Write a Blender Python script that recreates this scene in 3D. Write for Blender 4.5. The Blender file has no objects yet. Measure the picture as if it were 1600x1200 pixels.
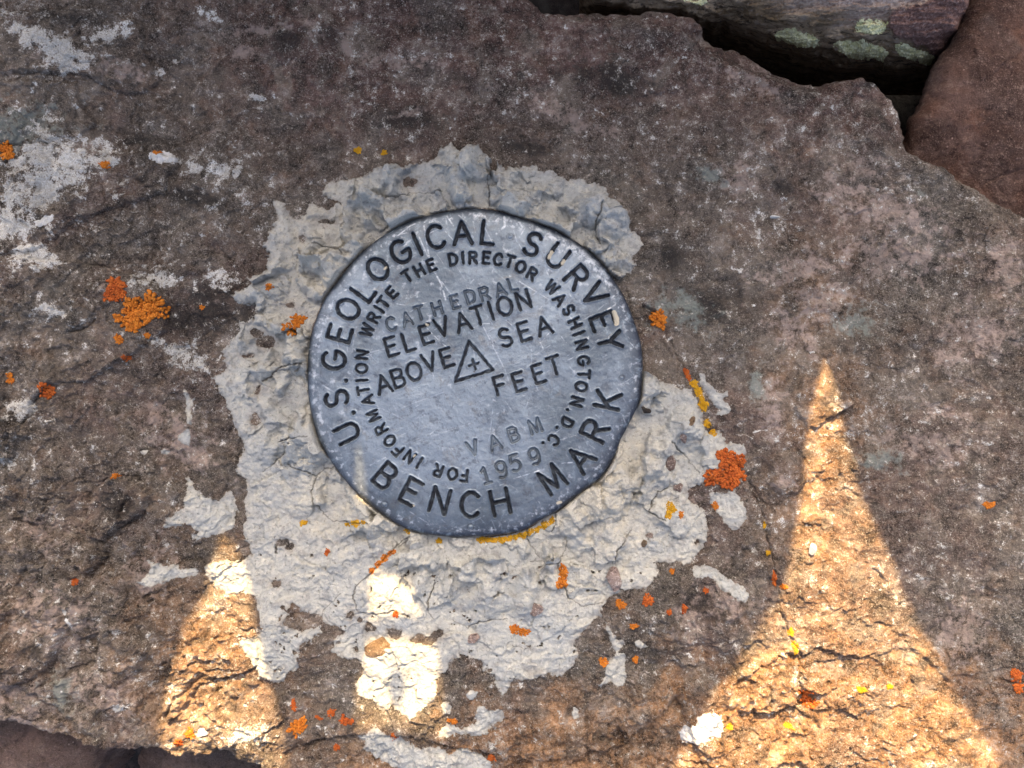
import bpy, math, random
import numpy as np

# ------------------------------------------------------------------ camera, light, exposure
S = 0.000171                 # metres per traced unit (one unit = one pixel of the 1600 x 1200 picture at the rock's surface)
CX, CY = 800.0, 600.0
CAMH = 1257.0                # camera height above the rock, in units
SUN_EL = math.radians(42.0)

scn = bpy.context.scene
COL = scn.collection
cam_d = bpy.data.cameras.new('camera')
cam_d.sensor_width = 36.0
cam_d.lens = 36.0 * CAMH / 1600.0
cam_d.clip_start = 0.005
cam_d.clip_end = 50.0
cam = bpy.data.objects.new('camera', cam_d)
COL.objects.link(cam)
cam.location = (0, 0, CAMH * S)
cam.rotation_euler = (0, 0, 0)
scn.camera = cam

world = bpy.data.worlds.new('World')
scn.world = world
world.use_nodes = True
wn = world.node_tree.nodes
wl = world.node_tree.links
bg = wn.get('Background') or wn.new('ShaderNodeBackground')
sky = wn.new('ShaderNodeTexSky')
sky.sky_type = 'NISHITA'
sky.sun_disc = False
sky.sun_elevation = SUN_EL
sky.sun_rotation = 0.0
sky.altitude = 500
sky.air_density = 0.5
sky.dust_density = 9.0
sky.ozone_density = 0.0
wl.new(sky.outputs[0], bg.inputs[0])
bg.inputs[1].default_value = 0.135

sun_d = bpy.data.lights.new('sun', 'SUN')
sun_d.energy = 5.0
sun_d.color = (1.0, 0.69, 0.34)
sun_d.angle = math.radians(0.36)
sun = bpy.data.objects.new('sun', sun_d)
COL.objects.link(sun)
sun.location = (0, 2, 2)
sun.rotation_euler = (-(math.pi / 2 - SUN_EL), 0, 0)

scn.view_settings.view_transform = 'Standard'
scn.view_settings.look = 'None'
scn.view_settings.gamma = 1.0
scn.view_settings.use_curve_mapping = False
scn.view_settings.exposure = 2.1

rng = np.random.default_rng(7)
random.seed(7)

# ------------------------------------------------------------------ numpy tools
_G = {}
def _grad(seed):
    if seed not in _G:
        r = np.random.default_rng(1000 + seed)
        a = r.random((256, 256)).astype(np.float32) * 2 * np.pi
        _G[seed] = (np.cos(a), np.sin(a))
    return _G[seed]

def perlin(x, y, seed=0):
    gx, gy = _grad(seed)
    xi = np.floor(x).astype(np.int32); yi = np.floor(y).astype(np.int32)
    xf = (x - xi).astype(np.float32); yf = (y - yi).astype(np.float32)
    u = xf*xf*xf*(xf*(xf*6-15)+10); v = yf*yf*yf*(yf*(yf*6-15)+10)
    x0 = xi & 255; x1 = (xi+1) & 255; y0 = yi & 255; y1 = (yi+1) & 255
    n00 = gx[x0, y0]*xf + gy[x0, y0]*yf
    n10 = gx[x1, y0]*(xf-1) + gy[x1, y0]*yf
    n01 = gx[x0, y1]*xf + gy[x0, y1]*(yf-1)
    n11 = gx[x1, y1]*(xf-1) + gy[x1, y1]*(yf-1)
    return ((n00*(1-u)+n10*u)*(1-v) + (n01*(1-u)+n11*u)*v) * 1.5

def fbm(x, y, size, octv=4, gain=0.5, seed=0, lac=2.03):
    t = 0; a = 1.0; f = 1.0/size; w = 0
    for i in range(octv):
        t = t + a*perlin(x*f + 17.3*i + 5.1, y*f - 9.7*i + 3.3, seed + i)
        w += a; a *= gain; f *= lac
    return t / w * 1.6

def ridged(x, y, size, octv=4, gain=0.5, seed=0):
    t = 0; a = 1.0; f = 1.0/size; w = 0
    for i in range(octv):
        t = t + a*(1 - 2.2*np.abs(perlin(x*f + 7.7*i, y*f + 4.4*i, seed + i)))
        w += a; a *= gain; f *= 2.07
    return t / w

def worley(x, y, cell, seed=0):
    r = np.random.default_rng(5000 + seed)
    ox = r.random((128, 128)).astype(np.float32); oy = r.random((128, 128)).astype(np.float32); hv = r.random((128, 128)).astype(np.float32)
    x = x/cell; y = y/cell
    xi = np.floor(x).astype(np.int32); yi = np.floor(y).astype(np.int32)
    f1 = np.full(x.shape, 9.0, np.float32); f2 = f1.copy(); idv = np.zeros(x.shape, np.float32)
    dx1 = np.zeros(x.shape, np.float32); dy1 = dx1.copy()
    for i in (-1, 0, 1):
        for j in (-1, 0, 1):
            a = (xi+i) & 127; b = (yi+j) & 127
            dx = xi+i+ox[a, b]-x; dy = yi+j+oy[a, b]-y
            d = np.sqrt(dx*dx+dy*dy)
            m = d < f1
            f2 = np.where(m, f1, np.minimum(f2, d))
            idv = np.where(m, hv[a, b], idv)
            dx1 = np.where(m, dx, dx1); dy1 = np.where(m, dy, dy1)
            f1 = np.where(m, d, f1)
    return f1, f2, idv, dx1, dy1

def sst(a, b, x):
    t = np.clip((x-a)/(b-a), 0, 1)
    return t*t*(3-2*t)

def sd_poly(x, y, poly):
    """signed distance, positive inside"""
    p = np.asarray(poly, np.float32); n = len(p)
    d = np.full(x.shape, 1e9, np.float32); ins = np.zeros(x.shape, bool)
    for i in range(n):
        ax, ay = p[i]; bx, by = p[(i+1) % n]
        ex, ey = bx-ax, by-ay
        L = ex*ex+ey*ey+1e-9
        t = np.clip(((x-ax)*ex+(y-ay)*ey)/L, 0, 1)
        dx = x-ax-t*ex; dy = y-ay-t*ey
        d = np.minimum(d, dx*dx+dy*dy)
        if ay != by:
            c = ((ay > y) != (by > y)) & (x < ex*(y-ay)/(by-ay)+ax)
            ins ^= c
    return np.where(ins, np.sqrt(d), -np.sqrt(d))

def d_line(x, y, pts):
    p = np.asarray(pts, np.float32)
    d = np.full(x.shape, 1e9, np.float32)
    for i in range(len(p)-1):
        ax, ay = p[i]; bx, by = p[i+1]
        ex, ey = bx-ax, by-ay
        t = np.clip(((x-ax)*ex+(y-ay)*ey)/(ex*ex+ey*ey+1e-9), 0, 1)
        d = np.minimum(d, (x-ax-t*ex)**2+(y-ay-t*ey)**2)
    return np.sqrt(d)

def win(xs, ys, pts, pad):
    p = np.asarray(pts)
    i0, i1 = np.searchsorted(xs, [p[:, 0].min()-pad, p[:, 0].max()+pad])
    j0, j1 = np.searchsorted(ys, [p[:, 1].min()-pad, p[:, 1].max()+pad])
    return slice(j0, j1), slice(i0, i1)

def blob(x, y, cx, cy, rx, ry, rot=0):
    c, s = math.cos(math.radians(rot)), math.sin(math.radians(rot))
    dx, dy = x-cx, y-cy
    u = (dx*c+dy*s)/rx; v = (-dx*s+dy*c)/ry
    return np.exp(-(u*u+v*v))

def smooth_closed(poly, k=4):
    """Catmull-Rom through a closed outline"""
    p = np.asarray(poly, float); n = len(p); out = []
    for i in range(n):
        a, b, c, d = p[i-1], p[i], p[(i+1) % n], p[(i+2) % n]
        for t in np.linspace(0, 1, k, endpoint=False):
            out.append(0.5*((2*b)+(-a+c)*t+(2*a-5*b+4*c-d)*t*t+(-a+3*b-3*c+d)*t**3))
    return np.array(out)

# ------------------------------------------------------------------ mesh tools
def raw_mesh(name, V, F, mat, attrs=None, smooth=True, parent=None):
    """V (n,3) world metres, F (m,3|4) ints"""
    me = bpy.data.meshes.new(name)
    V = np.ascontiguousarray(V, np.float32); F = np.ascontiguousarray(F, np.int32)
    k = F.shape[1]
    me.vertices.add(len(V)); me.vertices.foreach_set('co', V.ravel())
    me.loops.add(F.size); me.loops.foreach_set('vertex_index', F.ravel())
    me.polygons.add(len(F))
    me.polygons.foreach_set('loop_start', np.arange(0, F.size, k, dtype=np.int32))
    try:
        me.polygons.foreach_set('loop_total', np.full(len(F), k, np.int32))
    except Exception:
        pass
    me.polygons.foreach_set('use_smooth', np.full(len(F), smooth, bool))
    me.update(calc_edges=True)
    me.validate()
    for an, av in (attrs or {}).items():
        a = me.attributes.new(an, 'FLOAT', 'POINT')
        a.data.foreach_set('value', np.ascontiguousarray(av, np.float32).ravel())
    me.materials.append(mat)
    ob = bpy.data.objects.new(name, me)
    COL.objects.link(ob)
    if parent: ob.parent = parent
    return ob

def to_world(px, py, z, zref=0.0):
    """traced point at height z (units); zref is the height at which the outline was seen"""
    k = 1 - zref/CAMH
    return np.stack([(px-CX)*k*S, (CY-py)*k*S, z*S], -1)

def grid_mesh(name, X, Y, Z, mat, keep=None, attrs=None, zref=0.0, smooth=True):
    ny, nx = X.shape
    V = to_world(X, Y, Z, zref).reshape(-1, 3)
    idx = np.arange(nx*ny).reshape(ny, nx)
    q = np.stack([idx[1:, :-1], idx[1:, 1:], idx[:-1, 1:], idx[:-1, :-1]], -1).reshape(-1, 4)
    if keep is not None:
        k = (keep[1:, :-1] | keep[1:, 1:] | keep[:-1, 1:] | keep[:-1, :-1]).ravel()
        q = q[k]
    used = np.zeros(nx*ny, bool); used[q.ravel()] = True
    remap = np.cumsum(used)-1
    V = V[used]; q = remap[q]
    at = {a: v.ravel()[used] for a, v in (attrs or {}).items()}
    return raw_mesh(name, V, q, mat, at, smooth)

def tag(o, label, cat, group=None):
    o['label'] = label; o['category'] = cat
    if group: o['group'] = group
    return o

_ICO = {}
def ico(sub):
    if sub not in _ICO:
        import bmesh
        bm = bmesh.new(); bmesh.ops.create_icosphere(bm, subdivisions=sub, radius=1)
        bm.verts.ensure_lookup_table()
        V = np.array([v.co[:] for v in bm.verts]); F = np.array([[v.index for v in f.verts] for f in bm.faces])
        bm.free(); _ICO[sub] = (V, F)
    return _ICO[sub]

# ------------------------------------------------------------------ node tools
class NT:
    def __init__(s, name):
        s.m = bpy.data.materials.new(name); s.m.use_nodes = True
        s.t = s.m.node_tree; s.n = s.t.nodes; s.l = s.t.links
        s.b = s.n['Principled BSDF']
        tc = s.n.new('ShaderNodeTexCoord'); mp = s.n.new('ShaderNodeMapping')
        mp.inputs['Scale'].default_value = (1/S, 1/S, 1/S)
        s.l.new(tc.outputs['Object'], mp.inputs[0]); s.co = mp.outputs[0]
    def put(s, inp, v):
        if isinstance(v, bpy.types.NodeSocket): s.l.new(v, inp)
        else:
            if isinstance(v, (tuple, list)) and len(v) == 3 and inp.type == 'RGBA': v = (*v, 1)
            inp.default_value = v
    def noise(s, size, detail=4, rough=0.55, dist=0.0, off=0.0, stretch=None):
        n = s.n.new('ShaderNodeTexNoise'); n.noise_dimensions = '3D'
        co = s.co
        if off or stretch:
            mp = s.n.new('ShaderNodeMapping'); mp.inputs['Location'].default_value = (off, off*1.7, off*.3)
            if stretch:
                mp.inputs['Rotation'].default_value = (0, 0, math.radians(stretch[0])); mp.inputs['Scale'].default_value = (stretch[1], stretch[2], 1)
            s.l.new(co, mp.inputs[0]); co = mp.outputs[0]
        s.l.new(co, n.inputs['Vector'])
        n.inputs['Scale'].default_value = 1/size; n.inputs['Detail'].default_value = detail
        n.inputs['Roughness'].default_value = rough; n.inputs['Distortion'].default_value = dist
        return n.outputs['Fac'] if 'Fac' in n.outputs else n.outputs[0]
    def vor(s, size, out='Distance', feat='F1'):
        n = s.n.new('ShaderNodeTexVoronoi'); n.feature = feat
        s.l.new(s.co, n.inputs['Vector']); n.inputs['Scale'].default_value = 1/size
        return n.outputs[out]
    def attr(s, name):
        n = s.n.new('ShaderNodeAttribute'); n.attribute_name = name; return n.outputs['Fac']
    def math(s, op, a, b=0.0, c=0.0):
        n = s.n.new('ShaderNodeMath'); n.operation = op
        s.put(n.inputs[0], a); s.put(n.inputs[1], b); s.put(n.inputs[2], c); return n.outputs[0]
    def ramp(s, v, a, b, x=0.0, y=1.0):
        n = s.n.new('ShaderNodeMapRange'); n.interpolation_type = 'SMOOTHSTEP'
        s.put(n.inputs['Value'], v); n.inputs['From Min'].default_value = a; n.inputs['From Max'].default_value = b
        n.inputs['To Min'].default_value = x; n.inputs['To Max'].default_value = y; return n.outputs[0]
    def mix(s, f, a, b, mode='MIX'):
        n = s.n.new('ShaderNodeMix'); n.data_type = 'RGBA'; n.blend_type = mode
        s.put(n.inputs[0], f); s.put(n.inputs[6], a); s.put(n.inputs[7], b); return n.outputs[2]
    def bump(s, h, dist, strength=1.0, normal=None):
        n = s.n.new('ShaderNodeBump'); s.put(n.inputs['Height'], h)
        n.inputs['Distance'].default_value = dist*S; n.inputs['Strength'].default_value = strength
        if normal: s.l.new(normal, n.inputs['Normal'])
        return n.outputs[0]
    def out(s, col, rough=0.9, normal=None, metal=0.0, spec=0.3):
        s.put(s.b.inputs['Base Color'], col); s.put(s.b.inputs['Roughness'], rough); s.put(s.b.inputs['Metallic'], metal)
        s.put(s.b.inputs['Specular IOR Level'], spec)
        if normal: s.l.new(normal, s.b.inputs['Normal'])
        return s.m

def lin(r, g, b):
    f = lambda c: (c/255/12.92) if c/255 <= .04045 else ((c/255+.055)/1.055)**2.4
    return (f(r), f(g), f(b))

def rock_material(name, A, B, light, dark, attrs=False, grain=1.0):
    t = NT(name)
    n1 = t.noise(170, 6, .62, .3)
    n2 = t.noise(26, 9, .72, .2, off=31)
    n3 = t.noise(7, 6, .75, off=77)
    n4 = t.noise(2.2, 3, .7, off=11)
    c = t.mix(t.ramp(n1, .36, .64), A, B)
    if attrs:
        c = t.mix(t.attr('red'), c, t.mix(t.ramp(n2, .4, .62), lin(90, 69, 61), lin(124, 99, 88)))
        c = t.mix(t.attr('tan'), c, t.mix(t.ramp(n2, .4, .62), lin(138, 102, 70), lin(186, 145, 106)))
    # mottling
    gm = t.ramp(t.noise(110, 4, .6, .6, off=88), .36, .64, .55, 1.35)
    n7 = t.noise(230, 4, .6, .8, off=53)
    c = t.mix(t.ramp(n7, .50, .64, 0, .6), c, lin(114, 94, 84))
    c = t.mix(t.ramp(n7, .48, .36, 0, .5), c, lin(100, 98, 90))
    n6 = t.noise(62, 5, .6, .5, off=19)
    c = t.mix(t.ramp(n6, .52, .66, 0, .7), c, tuple(v*.62 for v in B))
    c = t.mix(t.ramp(n6, .47, .35, 0, .7), c, tuple(v*1.3 for v in B))
    c = t.mix(t.ramp(n2, .52, .68, 0, .55), c, light)
    c = t.mix(t.ramp(n2, .49, .34, 0, .65), c, dark)
    G = lambda v: t.math('MULTIPLY', v, gm)
    c = t.mix(G(t.ramp(n3, .53, .70, 0, .6*grain)), c, light)
    c = t.mix(G(t.ramp(n3, .48, .32, 0, .7*grain)), c, dark)
    c = t.mix(G(t.ramp(n4, .55, .70, 0, .55*grain)), c, tuple(min(1, v*1.5) for v in light))
    c = t.mix(G(t.ramp(n4, .45, .30, 0, .65*grain)), c, tuple(v*.45 for v in dark))
    sp = t.math('ADD', t.math('MULTIPLY', n3, .5), t.math('MULTIPLY', n4, .5))
    sp = t.math('ADD', sp, t.math('MULTIPLY', t.math('SUBTRACT', n2, .5), .55))
    sp = t.math('ADD', sp, t.math('MULTIPLY', t.math('SUBTRACT', n1, .5), .25))
    c = t.mix(G(t.ramp(sp, .57, .68, 0, .8*grain)), c, tuple(min(1, v*1.3) for v in light))
    c = t.mix(G(t.ramp(sp, .43, .34, 0, .6*grain)), c, tuple(v*.5 for v in dark))
    if not attrs:
        sk = t.ramp(t.vor(15), .13, .06, 0, .8)
        c = t.mix(t.math('MULTIPLY', sk, t.ramp(n6, .4, .6)), c, tuple(min(1, v*1.7) for v in light))
    if attrs:
        n23 = t.math('ADD', t.math('MULTIPLY', n2, .5), t.math('MULTIPLY', n3, .5))
        dk = t.ramp(t.math('ADD', t.attr('dark'), t.math('MULTIPLY', t.math('SUBTRACT', n23, .5), 3.4)), .3, .95, 0, .85)
        c = t.mix(dk, c, lin(48, 45, 42))
        pl = t.ramp(t.math('ADD', t.attr('pale'), t.math('MULTIPLY', t.math('SUBTRACT', n23, .5), 3.6)), .3, 1.0, 0, .85)
        c = t.mix(pl, c, lin(176, 156, 142))
        gr = t.ramp(t.math('ADD', t.attr('green'), t.math('MULTIPLY', t.math('SUBTRACT', n23, .5), 3.4)), .3, 1.05, 0, .8)
        c = t.mix(gr, c, lin(140, 146, 136))
        cr = t.math('ADD', t.math('MULTIPLY', t.attr('crust'), .88), t.math('MULTIPLY', t.math('SUBTRACT', sp, .5), 2.8))
        cr = t.math('ADD', cr, t.math('MULTIPLY', t.math('SUBTRACT', t.noise(13, 5, .65, off=61), .5), 2.6))
        c = t.mix(t.ramp(cr, .12, .5, 0, .6), c, lin(160, 150, 134))
        crf = t.ramp(cr, .38, .72, 0, .92)
        cc = t.mix(t.ramp(n4, .4, .6), lin(206, 199, 182), lin(238, 236, 228))
        c = t.mix(crf, c, cc)
    h = t.math('ADD', t.math('MULTIPLY', n3, 3.2), t.math('MULTIPLY', n4, 1.5))
    h = t.math('ADD', h, t.math('MULTIPLY', n2, 4.0))
    return t.out(c, .92, t.bump(t.math('MULTIPLY', h, gm), 2.8, 1.0), 0, .2)

M_ROCK = rock_material('weathered_sandstone', lin(101, 89, 77), lin(120, 109, 96), lin(174, 163, 150), lin(56, 50, 43), True)
M_RED = rock_material('reddish_sandstone', lin(114, 80, 62), lin(98, 74, 62), lin(144, 118, 102), lin(72, 50, 40), False, 1.0)
M_OLD = rock_material('streaked_stone', lin(126, 108, 86), lin(142, 120, 112), lin(178, 162, 150), lin(66, 54, 44), False)
def streaked():
    t = NT('streaked_stone')
    n1 = t.noise(40, 6, .65, .4, stretch=(-8, .35, 1.6)); n2 = t.noise(12, 6, .7, .2, off=5, stretch=(-8, .3, 1.5)); n3 = t.noise(4, 5, .7, off=9)
    c = t.mix(t.ramp(n1, .40, .60), lin(126, 106, 78), lin(172, 152, 124))
    c = t.mix(t.ramp(n2, .50, .36, 0, .85), c, lin(46, 38, 30))
    c = t.mix(t.ramp(n2, .54, .68, 0, .7), c, lin(156, 144, 132))
    c = t.mix(t.attr('wash'), c, t.mix(t.ramp(n3, .4, .6), lin(168, 142, 126), lin(200, 180, 164)))
    c = t.mix(t.attr('plum'), c, t.mix(t.ramp(n3, .4, .6), lin(104, 76, 66), lin(138, 108, 96)))
    c = t.mix(t.ramp(n3, .56, .70, 0, .6), c, lin(170, 160, 148))
    c = t.mix(t.ramp(n3, .44, .30, 0, .7), c, lin(44, 38, 32))
    return t.out(c, .9, t.bump(t.math('ADD', t.math('MULTIPLY', n2, 2), n3), 2.5, 1.0), 0, .2)
M_OLD = streaked()
M_LOW = rock_material('shaded_stone', lin(104, 84, 78), lin(94, 80, 72), lin(124, 108, 100), lin(68, 56, 50), False, .7)
M_DARKROCK = rock_material('deep_rubble', lin(50, 44, 40), lin(60, 52, 46), lin(80, 72, 64), lin(34, 30, 28), False)

def mortar_material():
    t = NT('cement_mortar')
    n1 = t.noise(90, 5, .6, .4); n2 = t.noise(22, 7, .65, .3, off=9); n3 = t.noise(6, 6, .7, off=3); n4 = t.noise(1.8, 3, .7, off=5)
    c = t.mix(t.ramp(n1, .38, .62), lin(168, 166, 155), lin(159, 160, 154))
    c = t.mix(t.ramp(n2, .52, .66, 0, .75), c, lin(188, 183, 167))
    c = t.mix(t.ramp(n2, .48, .34, 0, .75), c, lin(134, 132, 126))
    c = t.mix(t.math('MULTIPLY', t.attr('warm'), t.ramp(n2, .35, .65, .3, 1)), c, lin(182, 175, 157))
    c = t.mix(t.ramp(n3, .55, .70, 0, .6), c, lin(188, 186, 176))
    c = t.mix(t.ramp(n3, .44, .28, 0, .45), c, lin(112, 108, 101))
    c = t.mix(t.ramp(n4, .40, .28, 0, .5), c, lin(98, 94, 88))
    c = t.mix(t.math('MULTIPLY', t.attr('thin'), t.ramp(n3, .38, .6, .2, .9)), c, lin(126, 115, 101))
    c = t.mix(t.attr('crack'), c, lin(58, 52, 46))
    pits = t.ramp(t.noise(11, 2, .5, off=44), .25, .21, 0, .6)
    c = t.mix(pits, c, lin(96, 92, 88))
    h = t.math('ADD', t.math('MULTIPLY', n3, .9), t.math('MULTIPLY', n4, .45))
    grit = t.ramp(t.noise(3.2, 2, .6, off=71), .60, .72, 0, 1)
    c = t.mix(t.math('MULTIPLY', grit, .45), c, lin(96, 90, 82))
    h = t.math('ADD', h, t.math('MULTIPLY', grit, .6))
    h = t.math('SUBTRACT', h, t.math('MULTIPLY', pits, 1.2))
    return t.out(c, .88, t.bump(h, 1.8, 1.0), 0, .25)
M_MORTAR = mortar_material()

def disc_material():
    t = NT('tarnished_metal')
    n1 = t.noise(150, 4, .5, .3, off=140); n2 = t.noise(16, 7, .68, .3, off=8); n3 = t.noise(3, 4, .7, off=21)
    n4 = t.noise(7, 5, .75, off=33)
    c = t.mix(t.ramp(n1, .35, .65), lin(97, 106, 112), lin(132, 142, 149))
    c = t.mix(t.ramp(t.noise(38, 5, .65, .8, off=210), .56, .70, 0, .4), c, lin(112, 106, 96))
    c = t.mix(t.attr('rim'), c, lin(56, 60, 68))  # darker edge colour, including the painted reflection at the lower right
    c = t.mix(t.ramp(n2, .52, .68, 0, .6), c, lin(136, 148, 154))
    c = t.mix(t.ramp(n2, .48, .34, 0, .6), c, lin(76, 80, 87))
    c = t.mix(t.ramp(n4, .56, .76, 0, .4), c, lin(150, 160, 165))
    c = t.mix(t.ramp(n4, .44, .28, 0, .55), c, lin(70, 74, 82))
    c = t.mix(t.ramp(n3, .62, .80, 0, .25), c, lin(176, 180, 182))
    c = t.mix(t.ramp(n3, .40, .28, 0, .6), c, lin(60, 63, 68))
    c = t.mix(t.math('MULTIPLY', t.attr('scuff'), t.ramp(n4, .40, .56, .45, 1)), c, lin(196, 201, 203))
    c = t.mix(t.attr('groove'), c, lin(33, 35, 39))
    c = t.mix(t.attr('crumb'), c, lin(176, 166, 142))
    r = t.math('ADD', .34, t.math('MULTIPLY', n4, .3))
    me = t.ramp(t.math('ADD', t.attr('groove'), t.attr('crumb')), 0, 1, .75, 0)
    h = t.math('ADD', t.math('MULTIPLY', n2, .9), t.math('MULTIPLY', n3, .4))
    return t.out(c, r, t.bump(h, .5, .7), me, t.ramp(t.attr('groove'), 0, .6, .45, .08))
M_DISC = disc_material()

def lichen_material(name, a, b, d):
    t = NT(name)
    n1 = t.noise(9, 4, .6); n2 = t.noise(2.0, 3, .7, off=4)
    c = t.mix(t.ramp(n1, .38, .62), a, b)
    c = t.mix(t.ramp(n2, .48, .26, 0, .8), c, d)
    return t.out(c, .85, t.bump(n2, .6, .7), 0, .2)
M_ORANGE = lichen_material('orange_thallus', lin(166, 94, 28), lin(188, 114, 38), lin(76, 38, 12))
M_REDOR = lichen_material('red_orange_thallus', lin(152, 72, 28), lin(172, 90, 36), lin(70, 30, 12))
M_YELLOW = lichen_material('yellow_thallus', lin(176, 132, 22), lin(190, 146, 38), lin(104, 72, 14))
M_GREEN = lichen_material('pale_green_crust', lin(196, 194, 142), lin(220, 218, 176), lin(100, 98, 66))
M_PEB = rock_material('pink_pebble_stone', lin(178, 154, 140), lin(160, 140, 128), lin(212, 198, 186), lin(112, 92, 82), False, .8)
M_TANPEB = rock_material('tan_flake_stone', lin(150, 122, 90), lin(138, 112, 84), lin(172, 146, 116), lin(96, 74, 54), False, .8)
M_WHITE = lichen_material('white_chip_stone', lin(172, 170, 162), lin(190, 188, 182), lin(126, 122, 114))

# ------------------------------------------------------------------ the boulder
BOULDER = [(-900, -300), (300, -330), (700, -150), (800, -40), (835, 0), (846, 8), (866, 13), (896, 12), (926, 8), (966, 6), (1033, 6), (1066, 10),
           (1103, 27), (1109, 37), (1126, 55), (1149, 62), (1179, 72), (1213, 93), (1253, 113), (1273, 117), (1299, 117), (1326, 115),
           (1366, 120), (1383, 133), (1399, 150), (1413, 170), (1419, 197), (1421, 217), (1424, 230), (1443, 240), (1466, 250), (1496, 267),
           (1533, 290), (1559, 313), (1586, 322), (1600, 333), (1680, 372), (1900, 450), (2300, 640), (2450, 1000), (2300, 1500), (1500, 1620), (900, 1500), (560, 1330),
           (450, 1235), (400, 1205), (360, 1190), (333, 1180), (320, 1188), (273, 1185), (233, 1168), (207, 1175), (160, 1177), (127, 1164), (97, 1153), (40, 1143),
           (0, 1135), (-120, 1110), (-400, 1060), (-900, 900)]

def axis(lo, hi, step, far_lo, far_hi, g=1.16):
    a = list(np.arange(lo, hi+step, step))
    d = step; v = a[-1]
    while v < far_hi: d *= g; v += d; a.append(v)
    d = step; v = a[0]
    while v > far_lo: d *= g; v -= d; a.insert(0, v)
    return np.array(a, np.float32)

bxs = axis(-20, 1620, 1.35, -1000, 2550)
bys = axis(-20, 1220, 1.35, -460, 1750)
BX, BY = np.meshgrid(bxs, bys)

def wobble(x, y, amp, size, seed):
    return x + amp*fbm(x, y, size, 4, .55, seed), y + amp*fbm(x, y, size, 4, .55, seed+40)

wx, wy = wobble(BX, BY, 9, 26, 60)
wx2, wy2 = wobble(BX, BY, 4, 12, 70)
n_big = fbm(BX, BY, 330, 3, .5, 1)
n_mid = fbm(wx, wy, 95, 5, .52, 5)
n_ridge = ridged(wx, wy, 60, 5, .55, 12)
n_fine = fbm(BX, BY, 13, 4, .62, 22)
# how rough the rock is: the lower left and lower right are broken, the top is smooth
rough = .55 + .75*np.clip(blob(BX, BY, 60, 900, 420, 420) + blob(BX, BY, 1150, 1050, 260, 240) + blob(BX, BY, 130, 240, 260, 260)*.7 + blob(BX, BY, 700, 1180, 500, 130)*.8, 0, 1)
BZ = 13*n_big + 5.5*n_mid*rough + 4.0*n_ridge*rough*sst(.0, .9, n_ridge) + 1.8*n_fine*rough + .7*fbm(BX, BY, 5, 3, .6, 27)*rough
# layered flakes: quantised terraces with ragged edges
fl = fbm(wx, wy, 150, 4, .5, 33)*3.2
ter = np.floor(fl) + sst(.92, 1.0, fl-np.floor(fl))
BZ += 3.6*ter*rough
chunk = np.clip(.2 + blob(BX, BY, 60, 960, 260, 230) + .5*blob(BX, BY, 260, 1090, 220, 110) + .8*blob(BX, BY, 800, 1190, 420, 70) + .3*blob(BX, BY, 1180, 1090, 180, 120) + .6*blob(BX, BY, 40, 640, 60, 120), 0, 1)
c1_, c2_, cid_, cdx_, cdy_ = worley(wx + 10*fbm(BX, BY, 50, 3, .5, 62), wy, 74, 31)
BZ += chunk*(9*n_mid + 8*(cid_-.5) + 9*(cdx_*np.cos(cid_*50) + cdy_*np.sin(cid_*50)) + 5*ridged(wx, wy, 34, 4, .55, 65))

def ledge(poly, h, w=1.5, gr=.5):
    global BZ
    sl = win(bxs, bys, poly, 40)
    sd = sd_poly(wx2[sl], wy2[sl], poly)
    m = sst(-w, w, sd)
    BZ[sl] += 1.15*h*m - gr*min(5, abs(h)*.8)*np.exp(-((sd+np.sign(h)*(w+.6))/1.3)**2)*np.clip(.35+.9*nb0[sl], 0, 1)
    return sl, m

nb0 = np.clip(fbm(BX, BY, 40, 3, .5, 99)*1.5, -1, 1)
# flakes and steps traced from the picture
ledge([(-60, 30), (60, 20), (150, 15), (223, 40), (220, 77), (247, 123), (227, 140), (180, 143), (137, 118), (60, 115), (-60, 120)], 6, 1.5)
ledge([(-60, 135), (60, 128), (118, 130), (125, 165), (146, 190), (120, 212), (70, 222), (-60, 225)], 5, 1.6)
ledge([(-60, 232), (80, 225), (160, 238), (235, 238), (276, 246), (276, 258), (262, 275), (258, 300), (190, 320), (115, 345), (60, 392), (-60, 400)], 6, 1.6)
ledge([(-80, 400), (120, 410), (190, 425), (235, 440), (262, 470), (258, 520), (213, 550), (173, 573), (137, 595), (83, 600), (50, 630), (30, 683), (23, 713), (-80, 740)], 8, 2.0)
ledge([(145, 450), (200, 425), (245, 445), (258, 470), (200, 470), (165, 480), (140, 505), (110, 520), (112, 490)], 4, 1.5)
ledge([(75, 545), (110, 540), (125, 565), (135, 580), (120, 598), (100, 600), (90, 570)], -5, 1.5)
ledge([(135, 800), (150, 765), (180, 745), (215, 750), (240, 770), (225, 800), (190, 820), (165, 842), (145, 838), (132, 820)], 15, 4, 1.4)
ledge([(66, 855), (95, 835), (130, 840), (165, 870), (140, 895), (112, 900), (90, 880)], 9, 2, 1.2)
ledge([(-60, 960), (40, 945), (85, 930), (105, 960), (100, 1000), (75, 1045), (10, 1075), (-60, 1080)], 10, 5)
ledge([(165, 960), (210, 980), (235, 1010), (220, 1045), (190, 1060), (160, 1040), (150, 1000)], 7, 4)
ledge([(0, 1060), (60, 1090), (110, 1120), (150, 1150), (90, 1175), (-60, 1150)], -7, 6)
ledge([(255, 1040), (300, 1010), (395, 985), (405, 1020), (395, 1045), (360, 1060), (310, 1070), (285, 1105), (262, 1130), (245, 1100)], 7, 2)
ledge([(330, 1090), (385, 1062), (425, 1085), (440, 1130), (400, 1150), (350, 1135), (318, 1118)], 6, 2)
ledge([(440, 1180), (520, 1150), (640, 1150), (740, 1180), (800, 1190), (900, 1190), (980, 1170), (1010, 1130), (1060, 1090), (1100, 1200), (1000, 1300), (500, 1300)], -9, 3)
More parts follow.
